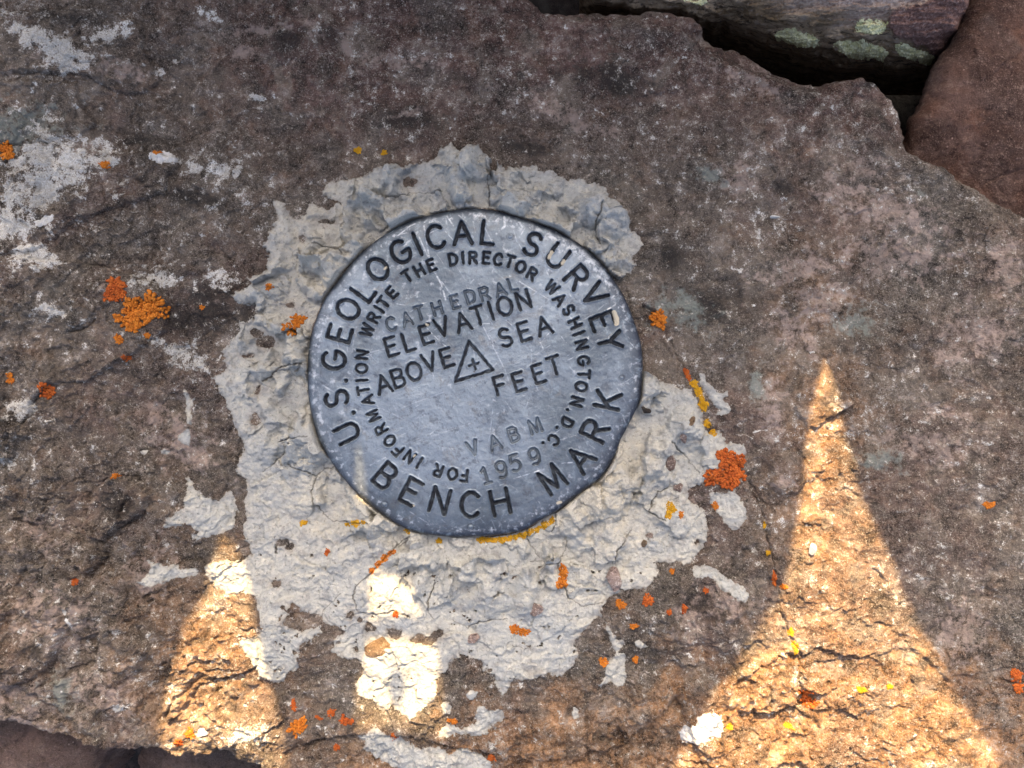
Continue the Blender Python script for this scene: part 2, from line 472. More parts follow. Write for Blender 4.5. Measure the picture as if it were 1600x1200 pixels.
ledge([(960, 1060), (1010, 1040), (1060, 1060), (1040, 1110), (980, 1140), (930, 1130)], 3, 3)
# sun-lit corner: the crack, the step beneath the lit wedge, the recess with orange lichen
ledge([(1287, 560), (1310, 600), (1328, 620), (1335, 632), (1310, 648), (1290, 655), (1286, 662), (1260, 670), (1240, 640), (1250, 590)], 5, 1.8, .2)
ledge([(1290, 655), (1335, 632), (1380, 560), (1360, 640), (1340, 700), (1312, 690), (1300, 668)], -3, 2.5, .2)
ledge([(1220, 965), (1236, 1000), (1250, 1018), (1268, 1005), (1300, 1018), (1342, 1025), (1420, 1010), (1480, 1060), (1520, 900), (1420, 850), (1300, 850), (1250, 880)], 3.5, 3, .2)
ledge([(1130, 1070), (1170, 1030), (1215, 1020), (1246, 1030), (1245, 1100), (1205, 1112), (1160, 1108), (1132, 1100)], 5, 3, .2)
ledge([(1150, 1060), (1190, 1035), (1192, 1040), (1158, 1068), (1150, 1090), (1135, 1100), (1133, 1090)], -6, 2)
ledge([(1246, 1078), (1276, 1084), (1272, 1100), (1252, 1108), (1244, 1098)], -12, 3)
ledge([(1255, 1020), (1300, 1025), (1306, 1070), (1280, 1080), (1248, 1070)], 5, 1.5)
ledge([(1355, 1110), (1375, 1100), (1420, 1105), (1500, 1180), (1560, 1260), (1350, 1260), (1290, 1200), (1310, 1130)], -2.5, 3, .2)
ledge([(1585, 1040), (1480, 1058), (1470, 1064), (1560, 1075), (1640, 1100), (1640, 1260), (1720, 1000)], -3, 2)
ledge([(1205, 715), (1240, 705), (1262, 730), (1258, 765), (1225, 775), (1203, 755)], 9, 5)
ledge([(1040, 900), (1100, 890), (1150, 930), (1165, 985), (1120, 1010), (1060, 1000), (1030, 960)], 5, 5)
# rounded shoulder toward the gap at the top
ledge([(1075, 40), (1110, 70), (1150, 95), (1200, 112), (1240, 130), (1275, 139), (1292, 135), (1318, 115), (1290, 80), (1180, 20)], -26, 16)
ledge([(700, -200), (835, -20), (900, 26), (1000, 30), (1070, 40), (1100, 60), (1160, 30), (1100, -100)], -14, 16)
ledge([(470, 5), (520, 22), (540, 50), (555, 90), (550, 130), (540, 90), (520, 60), (450, 42), (340, 40), (380, 30)], 2.5, 3)

ROCK_CRACKS = [([(1039, 516), (1050, 540), (1056, 552), (1067, 573)], 1.2, 3), ([(1175, 765), (1190, 792), (1197, 830), (1205, 870), (1212, 910), (1221, 962), (1236, 1000), (1248, 1022), (1246, 1060), (1245, 1098)], 1.3, 5),
               ([(1245, 1100), (1252, 1135), (1262, 1160), (1268, 1195), (1270, 1260)], 1.2, 4), ([(1560, 1062), (1585, 1068), (1640, 1072)], 1.8, 5), ([(1170, 755), (1200, 790)], 2.0, 5),
               ([(1574, 960), (1600, 980), (1640, 990)], 1.0, 3), ([(890, 1055), (898, 1075), (910, 1085)], 1.4, 5), ([(1180, 1100), (1205, 1112), (1246, 1106)], 1.2, 3),
               ([(1062, 80), (1055, 180), (1052, 240), (1035, 270), (1028, 320)], .8, 1.2), ([(640, 1155), (740, 1175), (800, 1188), (880, 1190), (940, 1180)], 1.8, 6), ([(1003, 478), (1014, 483), (1020, 487)], 2.6, 8),
               ([(155, 500), (140, 513), (118, 520)], 1.6, 6), ([(260, 1120), (275, 1090), (300, 1070), (312, 1062)], 2.4, 8), ([(312, 1055), (330, 1075), (345, 1090)], 1.8, 5), ([(430, 600), (300, 560)], .7, .8),
               ([(1310, 990), (1280, 970)], 1.0, 2), ([(1200, 1070), (1200, 1100)], 1.5, 6)]
for pts, w, dep in ROCK_CRACKS:
    sl = win(bxs, bys, pts, 24)
    d = d_line(wx2[sl], wy2[sl], pts)
    BZ[sl] -= dep*(1-sst(w*.4, w*1.8, d))

sdB = sd_poly(BX + 5*fbm(BX, BY, 30, 3, .55, 81), BY + 5*fbm(BX, BY, 30, 3, .55, 85), BOULDER)
BZ = np.where(sdB > 0, BZ - 14*np.exp(-np.maximum(sdB, 0)/11.0) , BZ - 14 + np.maximum(sdB*45.0, -700))
# colour masks ------------------------------------------------------
nb = fbm(BX, BY, 45, 5, .6, 91)
nc = fbm(BX, BY, 18, 4, .6, 96)
def mask(blobs, amp=.5, lo=.35, hi=.65, n=nb):
    v = np.zeros_like(BX)
    for b in blobs: v = np.maximum(v, blob(BX, BY, *b))
    return np.clip(v + amp*n*(v > .02), 0, 1)
crust = mask([(60, 280, 75, 62, -25), (20, 350, 45, 38, -30), (115, 250, 60, 22, 0), (60, 62, 46, 14, 5), (100, 80, 60, 20, 25), (165, 60, 36, 12, -20), (160, 250, 40, 10, 5), (262, 247, 18, 8, 10),
              (335, 266, 34, 14, 5), (372, 275, 9, 20, 10), (290, 555, 46, 12, 25), (305, 565, 26, 8, 40), (35, 640, 30, 12, -40), (10, 720, 24, 14, 0), (215, 440, 26, 14, 0), (95, 490, 22, 10, 30),
              (270, 440, 26, 14, 10), (345, 430, 26, 16, 0), (330, 25, 14, 6, 20), (245, 105, 12, 9, 0), (275, 95, 10, 6, 20), (400, 150, 9, 5, 20), 
              (60, 400, 40, 16, 0), (190, 1105, 9, 5, 0), (390, 1148, 24, 16, 0)], .75)
dark = mask([(295, 310, 50, 20, 10), (340, 320, 40, 14, 20), (610, 190, 55, 14, -10), (640, 185, 70, 25, 0), (820, 235, 60, 16, 15), (520, 60, 26, 20, 0), (450, 60, 40, 30, 0), (330, 470, 70, 46, 0), (300, 500, 60, 34, 0), (390, 500, 34, 30, 0),
             (60, 340, 20, 9, 0), (1110, 480, 60, 40, 0), (1080, 940, 60, 44, 0), (1360, 130, 20, 10, 0), (950, 120, 90, 30, 10), (1220, 290, 30, 20, 0), (1050, 400, 26, 40, 0),
             (70, 1000, 18, 40, 10), (190, 790, 40, 36, 0), (100, 30, 60, 16, 0), (210, 215, 50, 12, 0)], .6)
pale = mask([(90, 960, 90, 60, 20), (30, 1090, 110, 40, 15), (300, 720, 40, 20, 20), (1380, 330, 120, 40, 15), (1180, 130, 80, 14, 25), (620, 95, 90, 14, 5), (1240, 520, 60, 30, 30), (1300, 1040, 40, 24, 10), (1232, 990, 12, 28, -30), (1085, 780, 24, 14, 0), (1130, 930, 50, 40, 20), (1225, 750, 26, 22, 0), (1070, 960, 30, 40, 0), (60, 830, 50, 30, 0), (230, 900, 40, 60, 30), (170, 1080, 60, 40, 20), (1570, 420, 40, 60, 0), (1250, 420, 80, 30, -10), (1200, 640, 30, 60, 0), (1480, 560, 40, 20, 40), (1500, 980, 50, 60, 0), (190, 110, 50, 22, 20), (400, 45, 80, 9, -3), (480, 38, 30, 16, 20), (540, 70, 12, 30, -20), (380, 80, 30, 20, 0), (640, 178, 40, 8, -8), (1350, 260, 50, 24, 20), (1320, 300, 60, 24, 0), (1530, 520, 70, 50, 0), (1450, 700, 80, 30, 10), (1150, 280, 40, 30, 0),
             (1490, 650, 60, 16, 20), (1410, 1000, 30, 10, -40), (280, 690, 50, 40, 0), (130, 230, 40, 16, 0), (1400, 400, 120, 40, 0), (120, 1080, 40, 50, 0), (60, 980, 40, 20, 0), (20, 1130, 80, 20, 10), (240, 650, 40, 26, 0), (1290, 470, 60, 40, 0), (880, 180, 90, 20, 20)], .7, n=nc)*.8
fleck = np.zeros_like(BX)
r5 = np.random.default_rng(77)
for i in range(420):
    x0, y0 = r5.uniform(-20, 1620), r5.uniform(0, 1200)
    L = r5.uniform(4, 16) if i % 4 else r5.uniform(16, 60)
    b = r5.normal()*.7 + (.5 if x0 > 900 else -.3); k = r5.normal()*.3
    pts = [(x0+t*L*math.cos(b+k*t), y0+t*L*math.sin(b+k*t)) for t in np.linspace(0, 1, 4)]
    sl = win(bxs, bys, pts, 26)
    if sl[0].stop-sl[0].start < 2 or sl[1].stop-sl[1].start < 2: continue
    d = d_line(wx2[sl], wy2[sl], pts)
    w = r5.uniform(1.0, 2.6) if i % 3 else r5.uniform(3, 9)
    a = r5.uniform(.3, .9)
    if i % 5 == 0: dark[sl] = np.maximum(dark[sl], a*np.exp(-(d/(w*1.8))**2))
    else: pale[sl] = np.maximum(pale[sl], a*np.exp(-(d/w)**2)*(.7+.5*nc[sl]))
    if i % 9 == 1: fleck[sl] = np.maximum(fleck[sl], np.exp(-(d_line(wx2[sl], wy2[sl], pts[:2])/1.6)**2))
green = mask([(1055, 490, 56, 20, 20), (1075, 475, 40, 20, 30), (1110, 275, 34, 12, 25), (1340, 500, 40, 30, 0), (1440, 300, 14, 6, 30), (30, 200, 80, 40, 0), (100, 1080, 22, 40, -10), (1380, 720, 40, 20, 0), (1180, 600, 14, 40, 0), (650, 700, 1, 1, 0)], .7, n=nc)
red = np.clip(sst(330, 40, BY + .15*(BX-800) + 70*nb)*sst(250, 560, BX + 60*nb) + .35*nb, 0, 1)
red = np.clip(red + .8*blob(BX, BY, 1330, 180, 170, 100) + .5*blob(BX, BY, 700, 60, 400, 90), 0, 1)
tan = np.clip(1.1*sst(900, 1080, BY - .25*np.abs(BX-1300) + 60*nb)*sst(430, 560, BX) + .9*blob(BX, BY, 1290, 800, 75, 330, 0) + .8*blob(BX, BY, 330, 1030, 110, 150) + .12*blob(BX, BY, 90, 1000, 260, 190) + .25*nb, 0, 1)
# every crevice of the pale crust stands up a little
BZ += 1.2*sst(.45, .8, crust + nc*.4)
crust = np.maximum(crust, np.clip(fleck, 0, 1))
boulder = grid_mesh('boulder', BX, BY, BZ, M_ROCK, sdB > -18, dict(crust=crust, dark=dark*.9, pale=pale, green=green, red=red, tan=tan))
tag(boulder, 'big weathered brown-grey boulder that carries the mortar and the metal disc', 'boulder')

def samp(xs, ys, Z, px, py):
    px = np.atleast_1d(np.asarray(px, float)); py = np.atleast_1d(np.asarray(py, float))
    i = np.clip(np.searchsorted(xs, px)-1, 0, len(xs)-2); j = np.clip(np.searchsorted(ys, py)-1, 0, len(ys)-2)
    u = np.clip((px-xs[i])/(xs[i+1]-xs[i]), 0, 1); v = np.clip((py-ys[j])/(ys[j+1]-ys[j]), 0, 1)
    return (Z[j, i]*(1-u)+Z[j, i+1]*u)*(1-v) + (Z[j+1, i]*(1-u)+Z[j+1, i+1]*u)*v

# ------------------------------------------------------------------ neighbouring stones and the ground below
def stone_grid(name, poly, step, pad, mat, hfun, zref, seed, wob=5, under=(0, 0)):
    p = np.asarray(poly)
    xs = np.arange(p[:, 0].min()-pad, p[:, 0].max()+pad, step, dtype=np.float32); ys = np.arange(p[:, 1].min()-pad, p[:, 1].max()+pad, step, dtype=np.float32)
    X, Y = np.meshgrid(xs, ys)
    a = fbm(X, Y, 28, 4, .55, seed); b = fbm(X, Y, 28, 4, .55, seed+9)
    sd = sd_poly(X+wob*a, Y+wob*b, poly)
    Z = hfun(X, Y, sd)
    # the flank may undercut: deeper points step back under the stone
    dpt = np.maximum(0, -62-Z)
    return grid_mesh(name, X+under[0]*dpt, Y+under[1]*dpt, Z, mat, sd > -min(pad, 18), None, zref), (xs, ys, Z)

def h_right(X, Y, sd):
    z = -26 + 5*fbm(X, Y, 120, 4, .5, 140) + 1.2*fbm(X, Y, 12, 3, .6, 150) - 20*sst(150, 330, Y)*.6
    z -= 3*(1-sst(1, 3, d_line(X+3*fbm(X, Y, 15, 3, .5, 160), Y, [(1556, 280), (1572, 272), (1600, 262), (1660, 250)])))
    z += 3*sst(-1, 1, sd_poly(X, Y+3*fbm(X, Y, 20, 3, .5, 161), [(1500, 40), (1520, 60), (1530, 130), (1600, 75), (1700, 60), (1700, -60), (1530, -60)]))
    fac = (Y - 165 - .42*(X-1440))
    z -= .28*np.clip(fac, 0, 200)
    return np.where(sd > 0, z - 60*np.exp(-np.maximum(sd, 0)/10.), z - 60 + np.maximum(sd*40, -600))
right_stone, RG = stone_grid('stone', [(1524, 0), (1518, 14), (1503, 47), (1486, 70), (1471, 90), (1463, 113), (1453, 147), (1436, 170), (1427, 200), (1418, 240), (1440, 300), (1520, 360), (1592, 390), (1700, 420), (1950, 440), (2000, 100), (1900, -200), (1600, -220)], 1.8, 60, M_RED, h_right, -28, 110, 5, (.52, -.30))
tag(right_stone, 'smooth reddish-brown stone wedged beside the boulder in the upper right corner', 'stone')

LOWX = [900, 930, 1000, 1060, 1085, 1110, 1150, 1200, 1260, 1330, 1400, 1440, 1470, 1490]
LOWY = [-30, 0, 12, 14, 20, 32, 52, 70, 88, 99, 105, 104, 97, 90]
RGTY = [-300, -60, 8, 42, 70, 92, 110, 200]
RGTX = [1560, 1530, 1513, 1500, 1484, 1468, 1464, 1462]
txs = np.arange(905, 1550, 1.4, dtype=np.float32); tys = np.arange(-260, 150, 1.4, dtype=np.float32)
TX, TY = np.meshgrid(txs, tys)
t_w = 5*fbm(TX, TY, 26, 4, .55, 120)
dlow = np.interp(TX, LOWX, LOWY) - TY + t_w
dr = np.interp(TY, RGTY, RGTX) - TX + .7*t_w
TZ = np.interp(dlow, [-60, 0, 16, 50, 110, 180, 300, 420], [-640, -180, -108, -46, 4, 45, 75, 60])
TZ = TZ + 130*sst(1150, 1070, TX)*np.exp(-np.maximum(dlow, 0)/40)
lev = fbm(TX*.3, TY*2.0 + .25*TX, 50, 5, .6, 170)
TZ = TZ + 12*lev*sst(0, 40, dlow) + 5*fbm(TX*.5, TY*1.5, 16, 4, .6, 175)
fc = sd_poly(TX+5*fbm(TX, TY, 15, 3, .5, 181), TY+5*fbm(TX, TY, 15, 3, .5, 182), [(1395, 14), (1386, 36), (1398, 58), (1440, 72), (1470, 95), (1520, 60), (1560, -40), (1470, -10), (1440, 6)])
TZ = TZ + 10*sst(-2, 2, fc) - 46*np.exp(-np.maximum(dr, 0)/5.0) + np.maximum(np.minimum(dr, 0)*40, -500)
def top_true(X, Y, Z, out=0.0):
    k = 1-Z/CAMH
    return np.stack([(X-CX)*k*S, ((CY-Y)*k - .85*out)*S, (Z+.5*out)*S], -1)
V = top_true(TX, TY, TZ).reshape(-1, 3)
idx = np.arange(TX.size).reshape(TX.shape)
q = np.stack([idx[1:, :-1], idx[1:, 1:], idx[:-1, 1:], idx[:-1, :-1]], -1).reshape(-1, 4)
kp = (dr > -14)
q = q[(kp[1:, :-1] & kp[1:, 1:] & kp[:-1, 1:] & kp[:-1, :-1]).ravel()]
top_stone = raw_mesh('stone', V, q, M_OLD, dict(plum=sst(-3, 3, fc), wash=np.clip(sst(45, 0, TY+.10*(1300-TX)+20*lev)*sst(1150, 1330, TX)*.8, 0, 1)))
tag(top_stone, 'streaked layered stone with pale green lichen behind the dark gap at the top', 'stone')

def h_low(X, Y, sd):
    z = -78 + 9*fbm(X, Y, 90, 4, .5, 190) + 1.5*fbm(X, Y, 10, 3, .6, 195)
    return np.where(sd > 0, z - 30*np.exp(-np.maximum(sd, 0)/25.), z - 30 + np.maximum(sd*4, -300))
low_stone, _ = stone_grid('stone', [(-400, 1060), (-100, 1080), (60, 1100), (150, 1120), (172, 1165), (150, 1196), (120, 1260), (40, 1330), (-300, 1340)], 2.4, 60, M_LOW, h_low, -78, 130)
tag(low_stone, 'pinkish-brown stone lying low under the boulder in the lower left corner', 'stone')
mid_stone, _ = stone_grid('stone', [(205, 1150), (260, 1120), (420, 1130), (560, 1200), (620, 1330), (400, 1420), (230, 1360), (190, 1230)], 2.4, 60, M_LOW, lambda X, Y, sd: h_low(X, Y, sd)-60, -110, 137)
tag(mid_stone, 'dim grey-brown stone in the shadowed gap under the bottom edge of the boulder', 'stone')

gx = np.linspace(-6000, 7600, 240, dtype=np.float32); gy = np.linspace(-6000, 7200, 240, dtype=np.float32)
GX, GY = np.meshgrid(gx, gy)
ground = grid_mesh('ground', GX, GY, -640 + 60*fbm(GX, GY, 500, 4, .5, 200), M_DARKROCK)
ground['kind'] = 'structure'

# ------------------------------------------------------------------ added shadow blocker, unseen beyond the top edge, crest cut to the sunlit wedges
TAN = math.tan(SUN_EL)
Y0 = 0.26
PROF = [(-420, 1150), (-250, 1330), (60, 1300), (200, 1330), (244, 1290), (250, 1150), (258, 1080), (285, 1000), (306, 940), (327, 885), (346, 822), (364, 846), (386, 900), (396, 960), (411, 1040), (427, 1100), (444, 1150), (452, 1290), (500, 1330),
        (548, 1300), (556, 1130), (559, 800), (565, 715), (575, 775), (584, 850), (596, 900), (640, 925), (656, 965), (684, 1030), (694, 1110), (704, 1290), (800, 1340), (960, 1330), (1040, 1260), (1058, 1190), (1095, 1120), (1150, 1045), (1192, 975), (1218, 940), (1234, 880), (1250, 800), (1264, 650),
        (1286, 562), (1308, 610), (1328, 690), (1350, 770), (1386, 870), (1420, 960), (1468, 1060), (1518, 1130), (1562, 1205), (1620, 1320), (1760, 1300), (1860, 1150)]
pp = np.array(PROF, float)
ux = np.unique(np.concatenate([np.linspace(-420, 1860, 250), np.linspace(220, 740, 260), np.linspace(1030, 1640, 200)]))
yb = np.interp(ux, pp[:, 0], pp[:, 1]) + 15*fbm(ux, ux*0+3, 26, 4, .62, 210)
Zc = (Y0 - (CY-yb)*S)*TAN
rows = []
vv = np.concatenate([np.linspace(-1, 0, 40), np.linspace(0, 1, 40)[1:]])
for v in vv:
    if v <= 0:
        z = Zc*(1+v) + (-.12)*(-v)
        y = Y0 + .03*v*np.ones_like(ux)
    else:
        z = Zc*(1-v) + (-.12)*v
        y = Y0 + .30*v*np.ones_like(ux)
    w = min(1, abs(v)*6)
    y = y + w*.012*fbm(ux, z/S, 120, 4, .55, 215)
    rows.append(np.stack([(ux-CX)*S, y, z], -1))
OV = np.array(rows); ny, nx = OV.shape[:2]
idx = np.arange(nx*ny).reshape(ny, nx)
OF = np.stack([idx[:-1, :-1], idx[:-1, 1:], idx[1:, 1:], idx[1:, :-1]], -1).reshape(-1, 4)
shadow_blocker = raw_mesh('shadow_blocker', OV.reshape(-1, 3), OF, M_RED)
tag(shadow_blocker, 'added unseen shadow blocker with a jagged notched crest beyond the top edge', 'shadow_blocker')
def add_blocker_stone(px, py, rx, ry, seed, label):  # added unseen stone that trims the sunlight passing the crest's notch
    V, F = ico(4)
    n = np.random.default_rng(seed).normal(size=3)
    d = 1 + .16*np.sin(V@n*2.3) + .08*np.sin(V[:, 0]*5+seed)*np.cos(V[:, 2]*4)
    P = V*d[:, None]
    z = (Y0-(CY-py)*S)*TAN
    P = P*np.array([rx*S, ry*S*.9, ry*S*.62]) + np.array([(px-CX)*S, Y0, z])
    o = raw_mesh('blocker_stone', P, F, M_RED)
    tag(o, label, 'stone')
add_blocker_stone(590, 858, 50, 46, 3, 'lower added stone blocking part of the light gap, unseen beyond the top edge')
add_blocker_stone(556, 925, 21, 105, 14, 'tall narrow added stone trimming one side of the light gap, unseen')
add_blocker_stone(621, 1078, 13, 30, 12, 'slim upright added stone splitting the light gap, unseen beyond the top edge')
add_blocker_stone(628, 1215, 110, 66, 8, 'big added stone closing the top of the light gap, unseen')
add_blocker_stone(628, 985, 66, 16, 5, 'upper flat added stone across the light gap, unseen beyond the top edge')

# ------------------------------------------------------------------ the disc
DC = (741.0, 581.0)
EDGE = [(740, 322), (766, 324.5), (810, 337), (852, 350), (880, 363), (917, 386), (938, 405), (964, 440), (983, 473), (994, 503), (1003.5, 533), (1007, 568), (1006, 595), (1003, 625), (988, 657), (972, 687), (957, 725), (939, 750), (913, 768), (889, 788), (866, 804), (842, 817), (822, 830), (798, 836),
        (770, 840), (740, 841), (693, 841), (663, 837), (635, 830), (605, 813), (577, 791), (549, 767), (523, 735), (507, 711), (492.5, 683), (485.5, 659), (479, 627), (477, 580), (478.5, 545), (485.5, 510), (495, 486), (506.5, 461), (523, 440), (546, 410), (563, 391), (600, 363), (642, 341), (684, 330), (718, 324)]
_e = np.array(EDGE); _th = np.arctan2(-(_e[:, 1]-DC[1]), _e[:, 0]-DC[0]); _r = np.hypot(_e[:, 0]-DC[0], _e[:, 1]-DC[1])
_o = np.argsort(_th); _th = _th[_o]; _r = _r[_o]
_thx = np.concatenate([_th-2*np.pi, _th, _th+2*np.pi]); _rx = np.tile(_r, 3)
def disc_R(th): return np.interp(th, _thx, _rx)
DISC_Z = 33.0                # height of the disc's face
DK = 1 - DISC_Z/CAMH

def arc(cx, cy, rx, ry, a0, a1, n=14):
    a = np.radians(np.linspace(a0, a1, n)); return [(cx+rx*math.cos(t), cy+ry*math.sin(t)) for t in a]
GL = {
 'A': (.78, [[(0, 0), (.39, 1), (.78, 0)], [(.15, .36), (.63, .36)]]),
 'B': (.6, [[(0, 0), (0, 1), (.32, 1)]+arc(.32, .765, .24, .235, 90, -90)+[(0, .53)], [(.32, .53)]+arc(.33, .265, .28, .265, 90, -90)+[(0, 0)]]),
 'C': (.72, [arc(.38, .5, .38, .5, 42, 318, 28)]),
 'D': (.68, [[(0, 0), (0, 1), (.22, 1)]+arc(.22, .5, .46, .5, 90, -90, 20)+[(0, 0)]]),
 'E': (.56, [[(.56, 1), (0, 1), (0, 0), (.56, 0)], [(0, .52), (.46, .52)]]),
 'F': (.56, [[(.56, 1), (0, 1), (0, 0)], [(0, .52), (.46, .52)]]),
 'G': (.76, [arc(.39, .5, .39, .5, 46, 335, 28)+[(.76, .44), (.44, .44)]]),
 'H': (.66, [[(0, 0), (0, 1)], [(.66, 0), (.66, 1)], [(0, .52), (.66, .52)]]),
 'I': (.0, [[(0, 0), (0, 1)]]),
 'K': (.62, [[(0, 0), (0, 1)], [(.6, 1), (0, .38)], [(.2, .58), (.62, 0)]]),
 'L': (.52, [[(0, 1), (0, 0), (.52, 0)]]),
 'M': (.8, [[(0, 0), (.06, 1), (.4, .1), (.74, 1), (.8, 0)]]),
 'N': (.64, [[(0, 0), (0, 1), (.64, 0), (.64, 1)]]),
 'O': (.78, [arc(.39, .5, .39, .5, 0, 360, 32)]),
 'R': (.62, [[(0, 0), (0, 1), (.33, 1)]+arc(.33, .75, .27, .25, 90, -90)+[(0, .5)], [(.3, .5), (.62, 0)]]),
 'S': (.6, [arc(.3, .745, .27, .255, 28, 270, 18)+arc(.3, .245, .3, .245, 90, -150, 18)]),
 'T': (.66, [[(0, 1), (.66, 1)], [(.33, 1), (.33, 0)]]),
 'U': (.66, [[(0, 1), (0, .33)]+arc(.33, .33, .33, .33, 180, 360, 16)+[(.66, 1)]]),
 'V': (.72, [[(0, 1), (.36, 0), (.72, 1)]]),
 'W': (.95, [[(0, 1), (.22, 0), (.475, .9), (.73, 0), (.95, 1)]]),
 'Y': (.7, [[(0, 1), (.35, .5), (.7, 1)], [(.35, .5), (.35, 0)]]),
 '1': (.4, [[(.0, .78), (.22, 1), (.22, 0)], [(.0, 0), (.44, 0)]]),
 '5': (.56, [[(.54, 1), (.1, 1), (.04, .56)]+arc(.27, .32, .3, .32, 120, -140, 18)]),
 '9': (.56, [arc(.28, .69, .28, .31, 0, 360, 24), [(.56, .69)]+arc(.26, .4, .30, .4, 10, -80, 10)+[(.08, .04)]]),
 '+': (.9, [[(0, .5), (.9, .5)], [(.45, .05), (.45, .95)]]),
 '.': (.0, [[(0, .5), (0, .501)]]),
}
STEP = .5
RX0, RY0 = 470.0, 312.0
rw = np.arange(0, 545, STEP); RXX, RYY = np.meshgrid(RX0+rw, RY0+rw)
RXX = RXX.astype(np.float32); RYY = RYY.astype(np.float32)
gd = np.zeros_like(RXX)      # groove darkness
dep = np.zeros_like(RXX)     # groove depth
jx = RXX + .7*fbm(RXX, RYY, 7, 2, .5, 300); jy = RYY + .7*fbm(RXX, RYY, 7, 2, .5, 304)

def local(pts_list, half, depth, darkness, soft=1.0):
    P = np.concatenate([np.asarray(p) for p in pts_list])
    m = half+6
    i0 = max(0, int((P[:, 0].min()-m-RX0)/STEP)); i1 = int((P[:, 0].max()+m-RX0)/STEP)+2
    j0 = max(0, int((P[:, 1].min()-m-RY0)/STEP)); j1 = int((P[:, 1].max()+m-RY0)/STEP)+2
    sl = (slice(j0, j1), slice(i0, i1))
    d = np.full(RXX[sl].shape, 1e9, np.float32)
    for p in pts_list: d = np.minimum(d, d_line(jx[sl], jy[sl], p))
    k = 1-sst(half-.9*soft, half+.9*soft, d)
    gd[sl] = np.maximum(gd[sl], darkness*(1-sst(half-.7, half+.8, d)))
    dep[sl] = np.maximum(dep[sl], depth*k)
    # metal pushed up along the lip of the groove
    dep[sl] -= .16*depth*np.exp(-((d-half-1.6)/1.1)**2)*(gd[sl] < .2)

def letter(ch, cx, cy, size, rot, half, depth=5.0, dark=1.0, wk=1.0, soft=1.0):
    w, st = GL[ch]
    c, s = math.cos(rot), math.sin(rot)
    out = []
    for p in st:
        q = []
        for x, y in p:
            u = (x-w/2)*size*wk; v = (y-.5)*size
            q.append((cx+u*c-v*s, cy-(u*s+v*c)))      # picture y runs down
        out.append(q)
    local(out, half, depth, dark, soft)

def ring(items, size, half, inward=False, tw=None, **kw):
    for ch, x, y in items:
        th = math.atan2(-(y-DC[1]), x-DC[0])
        rot = th-math.pi/2 if not inward else th+math.pi/2
        if ch == '.':
            letter('.', x, y, size, rot, half*1.12, **kw)
        else:
            letter(ch, x, y, size, rot, half, **kw)

ring([('U', 541.7, 677), ('S', 525, 623), ('G', 521, 562.5), ('E', 530, 521), ('O', 543, 483), ('L', 567, 454), ('O', 589.5, 420), ('G', 625.5, 393), ('I', 651.5, 380.5), ('C', 680.5, 369.5),
      ('A', 722, 363), ('L', 763, 363), ('S', 832.5, 381), ('U', 871, 400), ('R', 902, 433), ('V', 929, 460), ('E', 942, 502), ('Y', 953.5, 533), ('.', 552, 645), ('.', 540, 595)], 35.5, 2.5)
ring([('B', 602, 744.5), ('E', 642, 769), ('N', 687, 783), ('C', 735, 789), ('H', 781.5, 785), ('M', 862.5, 749), ('A', 907, 717.5), ('R', 930, 673), ('K', 950, 625)], 38.5, 2.6, True)
ring([('F', 725, 743.5), ('O', 707, 741), ('R', 684.5, 736), ('I', 655, 723.5), ('N', 639.7, 714), ('F', 621, 704), ('O', 608.6, 689), ('R', 595, 671), ('M', 583, 650), ('A', 574, 626), ('T', 567, 610), ('I', 565, 594.5), ('O', 564.5, 576), ('N', 565, 554.5),
      ('W', 573, 516), ('R', 583.5, 496), ('I', 592, 483), ('T', 599, 472.5), ('E', 612, 457), ('T', 636, 431), ('H', 655, 422.5), ('E', 673.5, 414), ('D', 708, 405), ('I', 723, 402.7), ('R', 739, 402.5), ('E', 760, 402.7), ('C', 778.5, 405.5), ('T', 796.5, 408.5),
      ('O', 813.5, 417), ('R', 831.5, 428), ('W', 862.5, 449), ('A', 875, 468), ('S', 888.5, 484.5), ('H', 898.5, 505), ('I', 904.7, 521), ('N', 909, 539), ('G', 912, 564), ('T', 912.7, 585), ('O', 908.5, 604.5), ('N', 901.7, 628), ('D', 886, 661), ('C', 865, 688),
      ('.', 887, 640.5), ('.', 870, 668), ('.', 848.5, 692.5)], 17.0, 1.85, wk=1.0, depth=3.8)
T = math.radians(17.5)
for ch, x, y in [('E', 611.5, 541.5), ('L', 638.5, 534), ('E', 666, 522.5), ('V', 690.5, 511), ('A', 723, 503.5), ('T', 747, 493), ('I', 767, 485.5), ('O', 788.5, 478.5), ('N', 817.5, 468.5)]:
    letter(ch, x, y, 28, T, 2.0, 3.4)
for ch, x, y in [('A', 599, 600.5), ('B', 622, 591), ('O', 647, 580.5), ('V', 671, 566), ('E', 698, 559), ('S', 789.5, 527.5), ('E', 819, 518), ('A', 849.5, 509.5), ('F', 781.5, 602), ('E', 811, 596.5), ('E', 841.5, 584), ('T', 866, 571.5)]:
    letter(ch, x, y, 27.5, T, 2.0, 3.4)
local([[(733, 534), (711.5, 596), (770, 578), (733, 534)]], 2.1, 2.5, 1.0)
letter('+', 740.5, 569.5, 17, T, 1.8, 2.4)
for ch, x, y in [('C', 611, 506.5), ('A', 636, 499), ('T', 655.5, 489), ('H', 683, 482), ('E', 711, 471.5), ('D', 735, 463.5), ('R', 757, 459), ('A', 782, 453), ('L', 801, 444.5)]:
    letter(ch, x, y, 19.5, math.radians(17), 1.6, 2.8, .30, soft=1.5)
for ch, x, y in [('V', 738.5, 700), ('A', 773, 692), ('B', 802.5, 679), ('M', 836, 666)]:
    letter(ch, x, y, 21, math.radians(19), 1.9, 3.0, .34, soft=1.5)
